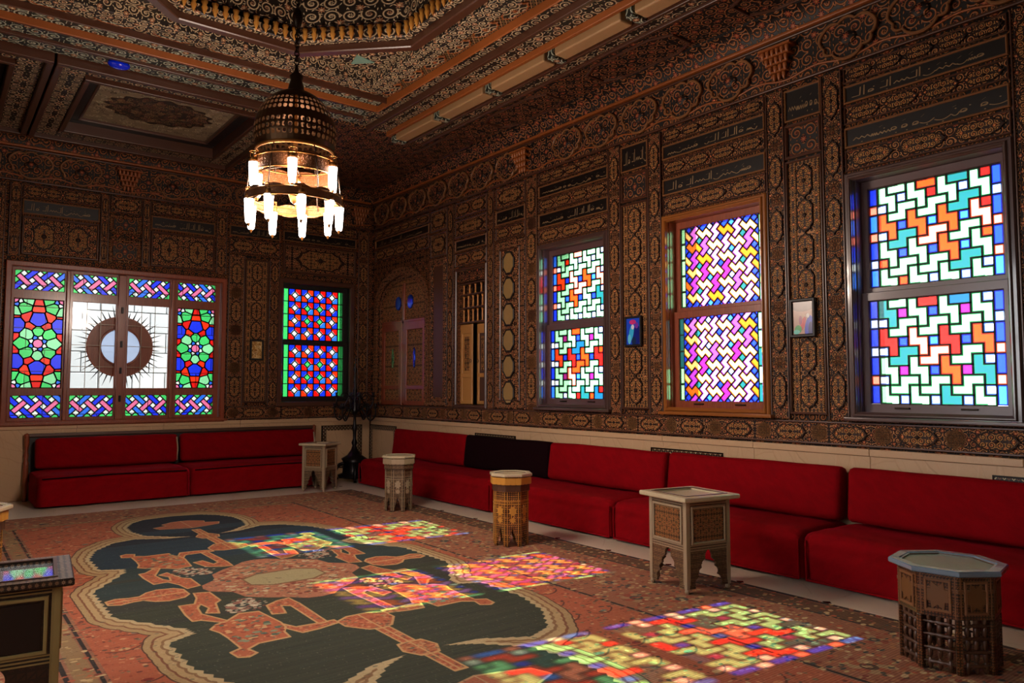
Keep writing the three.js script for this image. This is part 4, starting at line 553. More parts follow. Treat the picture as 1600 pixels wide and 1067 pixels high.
  for (let i = 0; i < 1500; i++) { x.globalAlpha = 0.35; x.fillStyle = ['#0c1112', '#3f4633', '#26353a'][i % 3]; x.fillRect(r() * W, r() * H, 30 + 130 * r(), 2); } x.globalAlpha = 1;
  x.restore();
  // motifs, drawn in four mirrored quarters
  const OR = '#aa5836', BG = '#c0925e', DK = '#1c211d';
  const quarter = (fn) => { for (const sx of [-1, 1]) for (const sz of [-1, 1]) fn((d, e) => [AX + sx * d, MZ + sz * e]); };
  const piece = (P, f = OR, o = BG, w = 0.014) => quarter((q) => { path(P.map(([d, e]) => q(d, e))); x.fillStyle = f; x.fill(); x.save(); x.clip(); const ds = P.map((p) => p[0]), es = P.map((p) => p[1]), d0 = Math.min(...ds), d1 = Math.max(...ds), e0 = Math.min(...es), e1 = Math.max(...es), n = Math.min(160, 30 + 700 * (d1 - d0) * (e1 - e0)); for (let i = 0; i < n; i++) { const p = q(d0 + (d1 - d0) * r(), e0 + (e1 - e0) * r()); x.globalAlpha = 0.65; x.fillStyle = ['#c79a6a', '#6a2a1a', '#4f5a48', '#d58a5c', '#8a3a22'][i % 5]; el(p[0], p[1], 0.006 + 0.01 * r(), 0.005 + 0.008 * r()); x.fill(); } x.restore(); path(P.map(([d, e]) => q(d, e))); x.strokeStyle = o; x.lineWidth = w * kx; x.stroke(); });
  const band = (P, w) => quarter((q) => { for (const [c, ww] of [[BG, w + 0.024], [OR, w]]) { x.beginPath(); P.forEach(([d, e], i) => { const a = q(d, e); i ? x.lineTo(px(a[0]), pz(a[1])) : x.moveTo(px(a[0]), pz(a[1])); }); x.strokeStyle = c; x.lineWidth = ww * kx; x.stroke(); } });
  x.lineCap = 'butt'; piece([[0, 1.6], [0.045, 1.6], [0.04, 2.5], [0, 2.5]]);
  for (const sz of [1, -1]) piece([[0.85, 0], [1.26, 0.0], [1.26, 0.05], [1.19, 0.09], [1.11, 0.06], [1.04, 0.06], [0.98, 0.14], [0.9, 0.18], [0.79, 0.15], [0.74, 0.08], [0.74, 0]]);
  piece([[0, 1.28], [0.08, 1.28], [0.17, 1.34], [0.17, 1.46], [0.08, 1.6], [0, 1.63]]); piece([[0, 1.95], [0.08, 1.96], [0.11, 2.08], [0.06, 2.19], [0, 2.2]], '#a8603a');
  piece([[0.88, 0.36], [0.78, 0.37], [0.73, 0.23], [0.71, 0.08], [0.61, 0.12], [0.61, 0.38], [0.66, 0.44], [0.71, 0.69], [0.78, 0.64], [0.73, 0.53], [0.75, 0.4], [0.79, 0.48], [0.81, 0.64], [0.72, 0.88], [0.74, 0.93], [0.85, 0.78], [0.9, 0.77], [0.9, 0.6]]);
  piece([[0.47, 1.15], [0.42, 1.28], [0.3, 1.29], [0.17, 1.29], [0.17, 1.36], [0.31, 1.4], [0.43, 1.41], [0.48, 1.27]]); piece([[0.4, 0.71], [0.3, 0.64], [0.21, 0.62], [0.2, 0.79], [0.22, 1.3], [0.28, 1.3], [0.27, 0.82], [0.32, 0.77], [0.36, 0.96], [0.44, 0.93]]);
  piece([[0.86, 1.01], [0.8, 0.93], [0.73, 0.9], [0.61, 0.78], [0.49, 0.81], [0.48, 0.92], [0.46, 1.13], [0.47, 1.24], [0.51, 1.32], [0.52, 1.44], [0.61, 1.44], [0.71, 1.44], [0.79, 1.5], [0.77, 1.59], [0.83, 1.63], [0.88, 1.6], [0.89, 1.5], [0.82, 1.46], [0.82, 1.25], [0.83, 1.11]]);
  quarter((q) => { for (let i = 0; i < 70; i++) { const p = q(0.5 + 0.3 * r(), 0.88 + 0.5 * r()); x.fillStyle = ['#7d8466', '#8a3a24', '#c69a68', '#4a5a4a'][i % 4]; el(p[0], p[1], 0.012 + 0.014 * r(), 0.01 + 0.012 * r()); x.fill(); } });
  piece([[0, 0], [0.62, 0], [0.6, 0.1], [0.47, 0.22], [0.44, 0.4], [0.32, 0.52], [0.2, 0.6], [0.1, 0.7], [0, 0.72]], '#a4674a', '#a4674a', 0.004);
  quarter((q) => { for (const [d, e, k] of [[0.53, 0.6, 0.12], [0.6, 0.7, 0.07], [0.47, 0.5, 0.07]]) { const [a, c] = q(d, e); bloom(a, c, k, '#b5a88c', '#8a5a48', '#2c332e'); } for (let i = 0; i < 60; i++) { const t = r() * 6.3, k = 0.17 * Math.sqrt(r()), p = q(0.53 + k * Math.cos(t), 0.6 + k * Math.sin(t)); x.fillStyle = ['#c9bda0', '#7d3a28', '#1c2624', '#b5a88c'][i % 4]; el(p[0], p[1], 0.012, 0.009); x.fill(); } });
  for (let i = 0; i < 520; i++) { const a = r() * 6.3, q = Math.sqrt(r()); x.fillStyle = ['#b59b70', '#7a2f20', '#b97a54', '#4f5748', '#c3b08a'][i % 5]; el(AX + 0.5 * q * Math.cos(a), MZ + 0.6 * q * Math.sin(a), 0.012 + 0.016 * r(), 0.01 + 0.01 * r()); x.fill(); }
  path([[AX - 0.3, MZ - 0.1], [AX - 0.16, MZ - 0.2], [AX + 0.16, MZ - 0.2], [AX + 0.3, MZ - 0.1], [AX + 0.3, MZ + 0.1], [AX + 0.16, MZ + 0.2], [AX - 0.16, MZ + 0.2], [AX - 0.3, MZ + 0.1]]); x.fillStyle = '#a3966c'; x.fill(); x.strokeStyle = '#7a5638'; x.lineWidth = 6; x.stroke();
  quarter((q) => { const P = [[0, 2.62], [0.14, 2.66], [0.3, 2.72], [0.34, 2.84], [0.2, 2.9], [0.22, 3.0], [0.1, 3.1], [0, 3.12]].map(([d, e]) => q(d, e)); path(P); x.fillStyle = '#a35a3c'; x.fill(); x.strokeStyle = '#b58a62'; x.lineWidth = 4; x.stroke(); });
  for (let i = 0; i < 1500; i++) { const a = AX + (r() - 0.5) * 3, b = MZ + (r() - 0.5) * 6.6; x.globalAlpha = 0.5 * r(); x.fillStyle = ['#39453a', '#18201c', '#20302c', '#3d3424', '#2a3a38'][i % 5]; el(a, b, 0.006 + 0.012 * r(), 0.005 + 0.008 * r()); x.fill(); } x.globalAlpha = 1;
  // knots: fine rows across
  for (let i = 0; i < 1024; i++) { x.globalAlpha = 0.05 + 0.12 * r(); x.fillStyle = i % 2 ? '#000' : '#ffe8c8'; x.fillRect(0, i * 2, W, 1); } x.globalAlpha = 1; speck(x, W, H, 90000, ['#000', '#fff0d0', '#5a2a1a'], 0.22, r, 1, 3);
});
{
  const w = CAR[1] - CAR[0], d = CAR[3] - CAR[2];
  const c = thing('carpet', 'large red and orange carpet with a dark green and navy medallion on the floor', 'carpet', [(CAR[0] + CAR[1]) / 2, 0, (CAR[2] + CAR[3]) / 2]);
  const g = new THREE.PlaneGeometry(w, d, 1, 1); g.rotateX(-PI / 2); part(c, 'pile', g, mat({ canvas: C_carpet, bump: 0.003, roughness: 0.95, sheen: 0.2, sheenRoughness: 0.6 }), [0, 0.012, 0]);
  part(c, 'backing', rbox(w, 0.0115, d, 0.004, 0, 0.0058, 0, 1), mat({ color: '#2f1a13', roughness: 0.95 }));
}
// ------------------------------------------------------------------ divans and cushions
function smooth(g) { g.deleteAttribute('uv'); g.deleteAttribute('normal'); const m = mergeVertices(g, 1e-4); m.computeVertexNormals(); const f = m.toNonIndexed(); f.setAttribute('uv', new THREE.Float32BufferAttribute(new Float32Array(f.attributes.position.count * 2), 2)); return metreUV(f); }
function wob(x, y, z, s) { return Math.sin(x * 3.1 + s) * Math.sin(y * 4.3 + s * 1.7) * 0.5 + Math.sin(z * 3.7 + s * 2.1 + y * 2) * 0.5 + 0.35 * Math.sin(x * 9 + y * 7 + z * 8 + s); }
function softBox(w, h, d, r, bulge, seed, nx = 30) { // a stuffed block with rounded, slightly uneven faces
  const g = new THREE.BoxGeometry(w, h, d, Math.max(4, Math.ceil(w * 18)), Math.max(4, Math.ceil(h * 22)), Math.max(4, Math.ceil(d * 24))), p = g.attributes.position, H = [w / 2, h / 2, d / 2];
  for (let i = 0; i < p.count; i++) { const v = [p.getX(i), p.getY(i), p.getZ(i)], q = v.map((a, k) => Math.max(-(H[k] - r), Math.min(H[k] - r, a))), e = v.map((a, k) => a - q[k]), L = Math.hypot(...e) || 1; let o = v.map((a, k) => q[k] + e[k] / L * Math.min(L, r)); const n = wob(o[0], o[1], o[2], seed) * 0.006; const f = o.map((a, k) => 1 - (a / H[k]) ** 2); const big = bulge * Math.sqrt(Math.max(0, H[0] >= H[1] && H[0] >= H[2] ? f[0] * f[1] : f[2] * f[1])); o = o.map((a, k) => a + (H[k] <= Math.min(...H) + 1e-6 ? Math.sign(a) * big : 0) + (e[k] / L) * n); p.setXYZ(i, ...o); }
  return smooth(g);
}
// a seat block: profile (distance from the wall side, height) carried along; its cover falls to the floor
function seatGeo(len, depth, height, seed) {
  const P = [[0, 0.02], [0, height - 0.01], [0.03, height], [depth * 0.3, height + 0.004], [depth * 0.62, height + 0.008], [depth * 0.86, height + 0.004], [depth - 0.05, height - 0.006], [depth - 0.015, height - 0.03], [depth, height - 0.075], [depth - 0.012, height - 0.13], [depth - 0.008, height * 0.5], [depth - 0.02, height * 0.28], [depth - 0.015, 0.03], [depth - 0.05, 0.02]];
  const fine = []; for (let i = 0; i < P.length - 1; i++) { const n = 3; for (let t = 0; t < n; t++) fine.push([P[i][0] + (P[i + 1][0] - P[i][0]) * t / n, P[i][1] + (P[i + 1][1] - P[i][1]) * t / n]); } fine.push(P[P.length - 1]);
  const n = Math.ceil(len * 16), v = [], m = fine.length; for (let i = 0; i <= n; i++) { const t = i / n, e = Math.min(t, 1 - t) * len, pinch = Math.exp(-e * 22); for (const [a, b] of fine) { const front = a > depth * 0.55 ? 1 : 0.2, sag = -0.03 * pinch * (b > height * 0.6 ? 1 : 0); const z = t * len; const w = front * (0.012 * wob(z * 1.6, b * 2.2, 0, seed) + (b < height - 0.14 && a > depth * 0.5 ? 0.009 * Math.sin(z * 16 + 2 * Math.sin(z * 3 + seed)) * (1 - b / height) : 0)); v.push(a + w - 0.035 * pinch * (a > depth * 0.8 ? 1 : 0), Math.max(0.02, b + sag + 0.006 * wob(z, a * 3, 1, seed + 3)), z); } }
  const idx = []; for (let i = 0; i < n; i++) for (let j = 0; j < m; j++) { const a = i * m + j, b = i * m + (j + 1) % m, c = a + m, d = b + m; idx.push(a, b, c, b, d, c); }
  for (const [s, f] of [[0, 1], [n * m, 0]]) for (let j = 1; j < m - 1; j++) f ? idx.push(s, s + j + 1, s + j) : idx.push(s, s + j, s + j + 1);
  const g = new THREE.BufferGeometry(); g.setAttribute('position', new THREE.Float32BufferAttribute(v, 3)); g.setIndex(idx); g.computeVertexNormals(); const f = g.toNonIndexed(); f.setAttribute('uv', new THREE.Float32BufferAttribute(new Float32Array(f.attributes.position.count * 2), 2)); return metreUV(f);
}
// along the right wall: the profile runs out from the wall, so the group is turned to face the room
for (const [z0, z1, m, label] of [[-10.9, -7.4, M.velvet, 'long red divan seat at the far corner end of the right wall'], [-7.395, -5.36, M.velvet, 'bright red divan seat between the gilded octagonal table and the square inlaid table'], [-5.355, -3.3, M.velvet, 'bright red divan seat behind the square inlaid table, under the purple and orange window'], [-3.295, -0.9, M.velvet, 'bright red divan seat behind the dark octagonal table, under the largest stained window']]) {
  const t = thing('divan_seat', label, 'divan', [RX - 0.055, 0, z1], PI, 'red divan seats along the right wall'), L = z1 - z0;
  part(t, 'seat_cover', seatGeo(L, 0.745, 0.395, z0), m);
  for (const s of [0.03, L - 0.03]) part(t, 'end_piping', tube([[0.735, 0.33, s], [0.74, 0.2, s], [0.735, 0.03, s]], 0.009, 10, 6), m);
  part(t, 'hem_piping', box(0.02, 0.014, L - 0.06, 0.735, 0.03, L / 2), m);
}
[[-10.78, -8.76, M.velvet, 'deep red back cushion at the far corner end of the right-hand divan'], [-8.74, -6.97, M.velvetDark, 'almost black maroon back cushion on the right-hand divan behind the gilded octagonal table'], [-6.95, -5.14, M.velvet, 'red back cushion right of the almost black maroon cushion on the divan'], [-5.1, -3.28, M.velvet, 'red back cushion behind the square inlaid table, under the purple and orange window'], [-3.22, -1.1, M.velvet, 'red back cushion behind the dark octagonal table, under the largest stained window']].forEach(([z0, z1, m, label], i) => {
  const t = thing('back_cushion', label, 'cushion', [RX - 0.185, 0.405, (z0 + z1) / 2], 0, 'back cushions along the right wall'), L = z1 - z0;
  part(t, 'cover', softBox(0.15, 0.44, L, 0.045, 0.02, i * 1.9), m, [0, 0.226, 0], [0, 0, -0.12]);
  part(t, 'seam', tube([[-0.055, 0.43, -L / 2 + 0.05], [-0.056, 0.44, 0], [-0.055, 0.43, L / 2 - 0.05]], 0.006, 20, 5), m, [0.01, 0, 0]);
});
// against the far wall: a wooden settle with two seats and two back cushions
{
  const t = thing('settle', 'long dark wooden settle under the big four-leaf window of the far wall', 'settle', [0, 0, FZ + 0.06]);
  part(t, 'back_rail', rbox(4.06, 0.05, 0.05, 0.012, 3.09, 0.865, 0.03), M.tableWood); part(t, 'back_board', box(4.0, 0.6, 0.025, 3.09, 0.55, 0.02), M.dark);
  for (const x of [1.08, 5.1]) { part(t, 'post', lathe([[0.001, 0], [0.03, 0], [0.03, 0.1], [0.028, 0.14], [0.035, 0.25], [0.03, 0.48], [0.036, 0.5], [0.02, 0.54], [0.03, 0.6], [0.018, 0.66], [0.03, 0.74], [0.032, 0.86], [0.036, 0.88], [0.001, 0.9]], 14), M.wood, [x, 0, 0.035]); }
  for (const [x0, x1, lab] of [[1.12, 2.92, 'crimson seat cover on the left half of the far settle'], [2.93, 5.06, 'crimson seat cover on the right half of the far settle']]) { const s = thing('seat_cushion', lab, 'seat cushion', [x0, 0, FZ + 0.125], 0); const g = seatGeo(x1 - x0, 0.91, 0.41, x0); g.rotateY(-PI / 2); g.translate(x1 - x0, 0, 0); part(s, 'cover', g, M.velvet); part(s, 'front_piping', tube([[0.05, 0.37, 0.91], [(x1 - x0) / 2, 0.385, 0.92], [x1 - x0 - 0.05, 0.37, 0.91]], 0.008, 20, 5), M.velvetDark); }
  for (const [x0, x1, lab] of [[1.16, 2.93, 'dark crimson back cushion on the left half of the far settle'], [2.97, 5.03, 'dark crimson back cushion on the right half of the far settle']]) { const s = thing('back_cushion', lab, 'cushion', [(x0 + x1) / 2, 0.42, FZ + 0.25]); part(s, 'cover', softBox(x1 - x0, 0.41, 0.14, 0.05, 0.02, x0), M.velvet, [0, 0.21, 0], [-0.12, 0, 0]); part(s, 'edge_piping', tube([[(x1 - x0) / 2 - 0.02, 0.04, 0.07], [(x1 - x0) / 2 - 0.006, 0.2, 0.06], [(x1 - x0) / 2 - 0.02, 0.37, 0.04]], 0.011, 10, 6), M.bone); }
}
// ------------------------------------------------------------------ inlaid tables
function ogeeHole(c, w, h) { const p = new THREE.Path(), a = w / 2; p.moveTo(c - a, -0.01); p.lineTo(c - a, h * 0.1); p.quadraticCurveTo(c - a * 1.1, h * 0.22, c - a * 0.7, h * 0.3); p.quadraticCurveTo(c - a * 0.95, h * 0.42, c - a * 0.52, h * 0.52); p.quadraticCurveTo(c - a * 0.66, h * 0.64, c - a * 0.25, h * 0.74); p.quadraticCurveTo(c - a * 0.3, h * 0.88, c, h); p.quadraticCurveTo(c + a * 0.3, h * 0.88, c + a * 0.25, h * 0.74); p.quadraticCurveTo(c + a * 0.66, h * 0.64, c + a * 0.52, h * 0.52); p.quadraticCurveTo(c + a * 0.95, h * 0.42, c + a * 0.7, h * 0.3); p.quadraticCurveTo(c + a * 1.1, h * 0.22, c + a, h * 0.1); p.lineTo(c + a, -0.01); return p; }
function archedSide(w, h, ow, oh) { const s = new THREE.Shape(); const pts = ogeeHole(0, ow, oh).getPoints(6); s.moveTo(-w / 2, 0); s.lineTo(pts[0].x, 0); pts.slice(1, -1).forEach((p) => s.lineTo(p.x, Math.max(0, p.y))); s.lineTo(ow / 2, 0); s.lineTo(w / 2, 0); s.lineTo(w / 2, h); s.lineTo(-w / 2, h); s.closePath(); return s; }
function squareTable(pos, turn, label, W, h, top, look) {
  const t = thing('inlaid_table', label, 'side table', pos, turn), b = W / 2, f = 0.035;
  const side = metreUV(ext(archedSide(W - 0.03, h - 0.03 - f, W * 0.6, h * 0.4), 0.016, 0.002)); side.translate(0, f, 0);
  const rails = ext(frameShape(-W / 2 + 0.045, h * 0.5, W / 2 - 0.045, h - 0.075, 0.016), 0.012, 0.003), panel = metreUV(ext(rect(-W / 2 + 0.07, h * 0.53, W / 2 - 0.07, h - 0.1), 0.006, 0.002));
  const lines = merge([0.44, 0.465, 0.49].map((q) => box(W - 0.04, 0.007, 0.008, 0, h * q, 0)).concat([box(W - 0.04, 0.007, 0.008, 0, h - 0.045, 0), box(W - 0.04, 0.007, 0.008, 0, h - 0.06, 0), box(0.007, h - 0.09, 0.008, -W / 2 + 0.03, h / 2 + 0.02, 0), box(0.007, h - 0.09, 0.008, W / 2 - 0.03, h / 2 + 0.02, 0)]));
  for (let k = 0; k < 4; k++) { const s = part(t, 'side_panel', side, look.side, [(b - 0.016) * Math.sin(k * PI / 2), 0, (b - 0.016) * Math.cos(k * PI / 2)], [0, k * PI / 2, 0]); part(s, 'carved_panel', panel, look.panel, [0, 0, 0.016]); part(s, 'inlay_lines', rails, look.line, [0, 0, 0.014]); part(s, 'inlay_lines', lines, look.line, [0, 0, 0.015]); }
  for (const sx of [-1, 1]) for (const sz of [-1, 1]) { part(t, 'corner_post', rbox(0.03, h - 0.03 - f, 0.03, 0.004, 0, (h - 0.03 + f) / 2, 0), look.line, [sx * (b - 0.012), 0, sz * (b - 0.012)]); part(t, 'ball_foot', lathe([[0.001, 0], [0.012, 0.002], [0.02, 0.016], [0.016, 0.03], [0.01, 0.036], [0.014, 0.042]], 10), look.foot, [sx * (b - 0.015), 0, sz * (b - 0.015)]); }
  const tw = top / 2, r = 0.075; part(t, 'table_top', (() => { const g = ext(frameShape(-tw, -tw, tw, tw, r), 0.028, 0.006); g.rotateX(-PI / 2); return metreUV(g); })(), look.top, [0, h - 0.028, 0]);
  part(t, 'top_panel', (() => { const g = ext(rect(-tw + r - 0.005, -tw + r - 0.005, tw - r + 0.005, tw - r + 0.005), 0.014); g.rotateX(-PI / 2); return metreUV(g); })(), look.topPanel || look.top, [0, h - 0.03, 0]);
  part(t, 'top_edge', (() => { const g = ext(frameShape(-tw + r - 0.012, -tw + r - 0.012, tw - r + 0.012, tw - r + 0.012, 0.014), 0.004, 0.001); g.rotateX(-PI / 2); return g; })(), M.tableWood, [0, h + 0.0, 0]);
  return t;
}
function octTable(pos, turn, label, R, h, topR, look, style) {
  const t = thing('inlaid_table', label, 'side table', pos, turn), ap = R * Math.cos(PI / 8), W = 2 * R * Math.sin(PI / 8);
  const low = style === 'spindle' ? h * 0.52 : 0, sideH = h - 0.02 - low, side = style === 'spindle' ? metreUV(ext(rect(-W / 2, 0, W / 2, sideH), 0.014, 0.002)) : metreUV(ext(archedSide(W, sideH, W * 0.58, h * 0.26), 0.014, 0.002));
  const line = merge([box(W, 0.007, 0.008, 0, sideH * 0.6, 0), box(W, 0.007, 0.008, 0, sideH * 0.64, 0), box(0.006, sideH * 0.96, 0.008, -W / 2 + 0.014, sideH / 2, 0), box(0.006, sideH * 0.96, 0.008, W / 2 - 0.014, sideH / 2, 0)]);
  const star = (() => { const s = new THREE.Shape(); for (let q = 0; q < 16; q++) { const a = q * PI / 8 + PI / 8, k = (q % 2 ? 0.26 : 0.42) * W; q ? s.lineTo(k * Math.cos(a), k * Math.sin(a)) : s.moveTo(k * Math.cos(a), k * Math.sin(a)); } return ext(s, 0.006, 0.002); })();
  for (let k = 0; k < 8; k++) { const a = k * PI / 4, s = part(t, 'side_panel', side, look.side, [(ap - 0.014) * Math.sin(a), low, (ap - 0.014) * Math.cos(a)], [0, a, 0]); part(s, 'inlay_lines', line, look.line, [0, 0, 0.013]);
    if (style === 'spindle') { part(s, 'carved_panel', metreUV(ext(frameShape(-W * 0.34, sideH * 0.12, W * 0.34, sideH * 0.84, 0.014), 0.01, 0.003)), look.line, [0, 0, 0.013]); part(s, 'inlay_star', star, look.star || M.orange, [0, sideH * 0.48, 0.014]); } else { part(s, 'inlay_star', star, look.line, [0, sideH * 0.5, 0.012], null, [0.8, 1.1, 1]); part(s, 'inlay_star', star, look.line, [0, sideH * 0.37, 0.012], null, 0.6); } }
  if (style === 'collar') { // two tiers of little arches under the top
    const arch = (() => { const w = W / 3, s = rect(-w / 2, 0, w / 2, 0.062); const p = new THREE.Path(); p.moveTo(-w * 0.3, -0.001); p.lineTo(-w * 0.3, 0.028); p.quadraticCurveTo(-w * 0.3, 0.046, 0, 0.055); p.quadraticCurveTo(w * 0.3, 0.046, w * 0.3, 0.028); p.lineTo(w * 0.3, -0.001); s.holes.push(p); return ext(s, 0.014, 0.002, 4); })();
    for (const [tier, y, out] of [[0, h - 0.165, 0.012], [1, h - 0.1, 0.028]]) for (let k = 0; k < 8; k++) { const a = k * PI / 4, l = []; for (let i = 0; i < 3; i++) { const g = arch.clone(); g.scale(1 + out / R, 1, 1); g.translate((i - 1) * W / 3 * (1 + out / R), 0, 0); l.push(g); } part(t, 'arch_collar', merge(l), tier ? look.line : look.collar, [(ap + out - 0.014) * Math.sin(a), y, (ap + out - 0.014) * Math.cos(a)], [0, a, 0]); }
  }
  if (style === 'spindle') for (let k = 0; k < 8; k++) { const a = k * PI / 4, ca = a + PI / 8; part(t, 'leg', rbox(0.03, low, 0.03, 0.004, 0, low / 2 + 0.001, 0), look.side, [(R - 0.016) * Math.sin(ca), 0, (R - 0.016) * Math.cos(ca)], [0, ca, 0]);
    const l = []; for (const y of [0.045, 0.115, 0.185, 0.25]) { const bead = lathe([[0.001, -0.06], [0.006, -0.058], [0.006, -0.045], [0.016, -0.03], [0.008, -0.015], [0.019, 0], [0.008, 0.015], [0.016, 0.03], [0.006, 0.045], [0.006, 0.058], [0.001, 0.06]], 8); bead.scale(0.9, W / 0.14, 0.9); bead.rotateZ(PI / 2); bead.translate(0, y, 0); l.push(bead); }
    for (const q of [-0.25, 0, 0.25]) for (const y of [0.036, 0.09, 0.155, 0.22, 0.275]) { const bead = lathe([[0.001, -0.034], [0.005, -0.03], [0.013, -0.012], [0.013, 0.012], [0.005, 0.03], [0.001, 0.034]], 8); bead.translate(q * W, y, 0); l.push(bead); }
    part(t, 'turned_lattice', merge(l), look.bead, [(ap - 0.012) * Math.sin(a), 0, (ap - 0.012) * Math.cos(a)], [0, a, 0]); }
  const oc = (r) => poly(Array.from({ length: 8 }, (_, k) => [r * Math.cos(PI / 8 + k * PI / 4), r * Math.sin(PI / 8 + k * PI / 4)]));
  const rim = oc(topR); rim.holes.push(oc(topR * 0.8)); const rg = ext(rim, 0.024, 0.006); rg.rotateX(-PI / 2); part(t, 'table_top', metreUV(rg), look.top, [0, h - 0.024, 0]);
  const pg = ext(oc(topR * 0.81), 0.014); pg.rotateX(-PI / 2); part(t, 'top_panel', metreUV(pg), look.topPanel || look.top, [0, h - 0.026, 0]);
  const rr = oc(topR * 0.81); rr.holes.push(oc(topR * 0.77)); const eg = ext(rr, 0.006, 0.001); eg.rotateX(-PI / 2); part(t, 'top_edge', eg, M.tableWood, [0, h - 0.012, 0]);
  return t;
}
const boneLook = { side: M.inlay, panel: mat({ canvas: C_arabGold, size: [0.16, 0.16], bump: 0.003, color: '#e8dccb', roughness: 0.4 }), line: M.bone, foot: M.bone, top: M.boneTop, collar: M.inlay };
const goldLook = { side: mat({ canvas: C_inlay, size: [0.16, 0.16], bump: 0.0015, color: '#ffc477', roughness: 0.3, clearcoat: 0.4, clearcoatRoughness: 0.2 }), line: mat({ color: '#b98236', roughness: 0.32 }), top: M.boneTop, collar: M.tableWood, foot: M.bone };
const brownLook = { side: mat({ canvas: C_inlay, size: [0.13, 0.13], color: '#a77858', roughness: 0.3, clearcoat: 0.4, clearcoatRoughness: 0.2 }), line: mat({ color: '#7a5032', roughness: 0.35 }), star: mat({ color: '#6a4424', roughness: 0.4 }), bead: M.tableWood, top: mat({ color: '#6d7f8e', roughness: 0.22, clearcoat: 0.6 }), topPanel: mat({ canvas: C_marble, size: [0.5, 0.5], color: '#a3c0c0', roughness: 0.16 }), foot: M.bone };  // bluish sky reflection is put into both top colours
squareTable([4.6, 0.012, -10.52], 0.62, 'small square inlaid table in the far corner at the end of the settle', 0.36, 0.69, 0.44, boneLook);
octTable([4.63, 0.012, -8.23], 0.2, 'pale octagonal inlaid table with an arcaded collar, second from the far corner', 0.175, 0.67, 0.215, boneLook, 'collar');
octTable([4.49, 0.012, -5.8], 0.25, 'gilded octagonal inlaid table with an arcaded collar, in front of the almost black cushion', 0.175, 0.68, 0.213, goldLook, 'collar');
squareTable([4.63, 0.012, -3.76], -0.17, 'large square bone-inlaid table with arched legs, below the purple and orange window', 0.42, 0.7, 0.53, boneLook);
octTable([4.5, 0.012, -1.865], 0.18, 'dark octagonal table with a turned bead lattice and a top tinted for reflected sky', 0.25, 0.54, 0.295, brownLook, 'spindle');
{
  const bl = { side: mat({ canvas: C_inlay, size: [0.3, 0.3], color: '#3a2418', roughness: 0.35, clearcoat: 0.4, clearcoatRoughness: 0.2 }), panel: mat({ color: '#150c0a', roughness: 0.35 }), line: mat({ color: '#8a7444', roughness: 0.4 }), foot: M.bone, top: mat({ canvas: C_inlay, size: [0.2, 0.2], color: '#c9b8b0', roughness: 0.3 }), topPanel: mat({ color: '#8b8f90', roughness: 0.06, ior: 1.7, clearcoat: 1, clearcoatRoughness: 0.04 }) };
  squareTable([0.3, 0.012, -4.17], -0.1, 'dark square table with bone lines and a glossy glass panel in its inlaid top', 0.46, 0.65, 0.56, bl);
}
octTable([0.28, 0.012, -6.35], 0.3, 'gilded table cut off by the left edge, behind the dark table with the glossy top', 0.175, 0.68, 0.23, goldLook, 'collar');
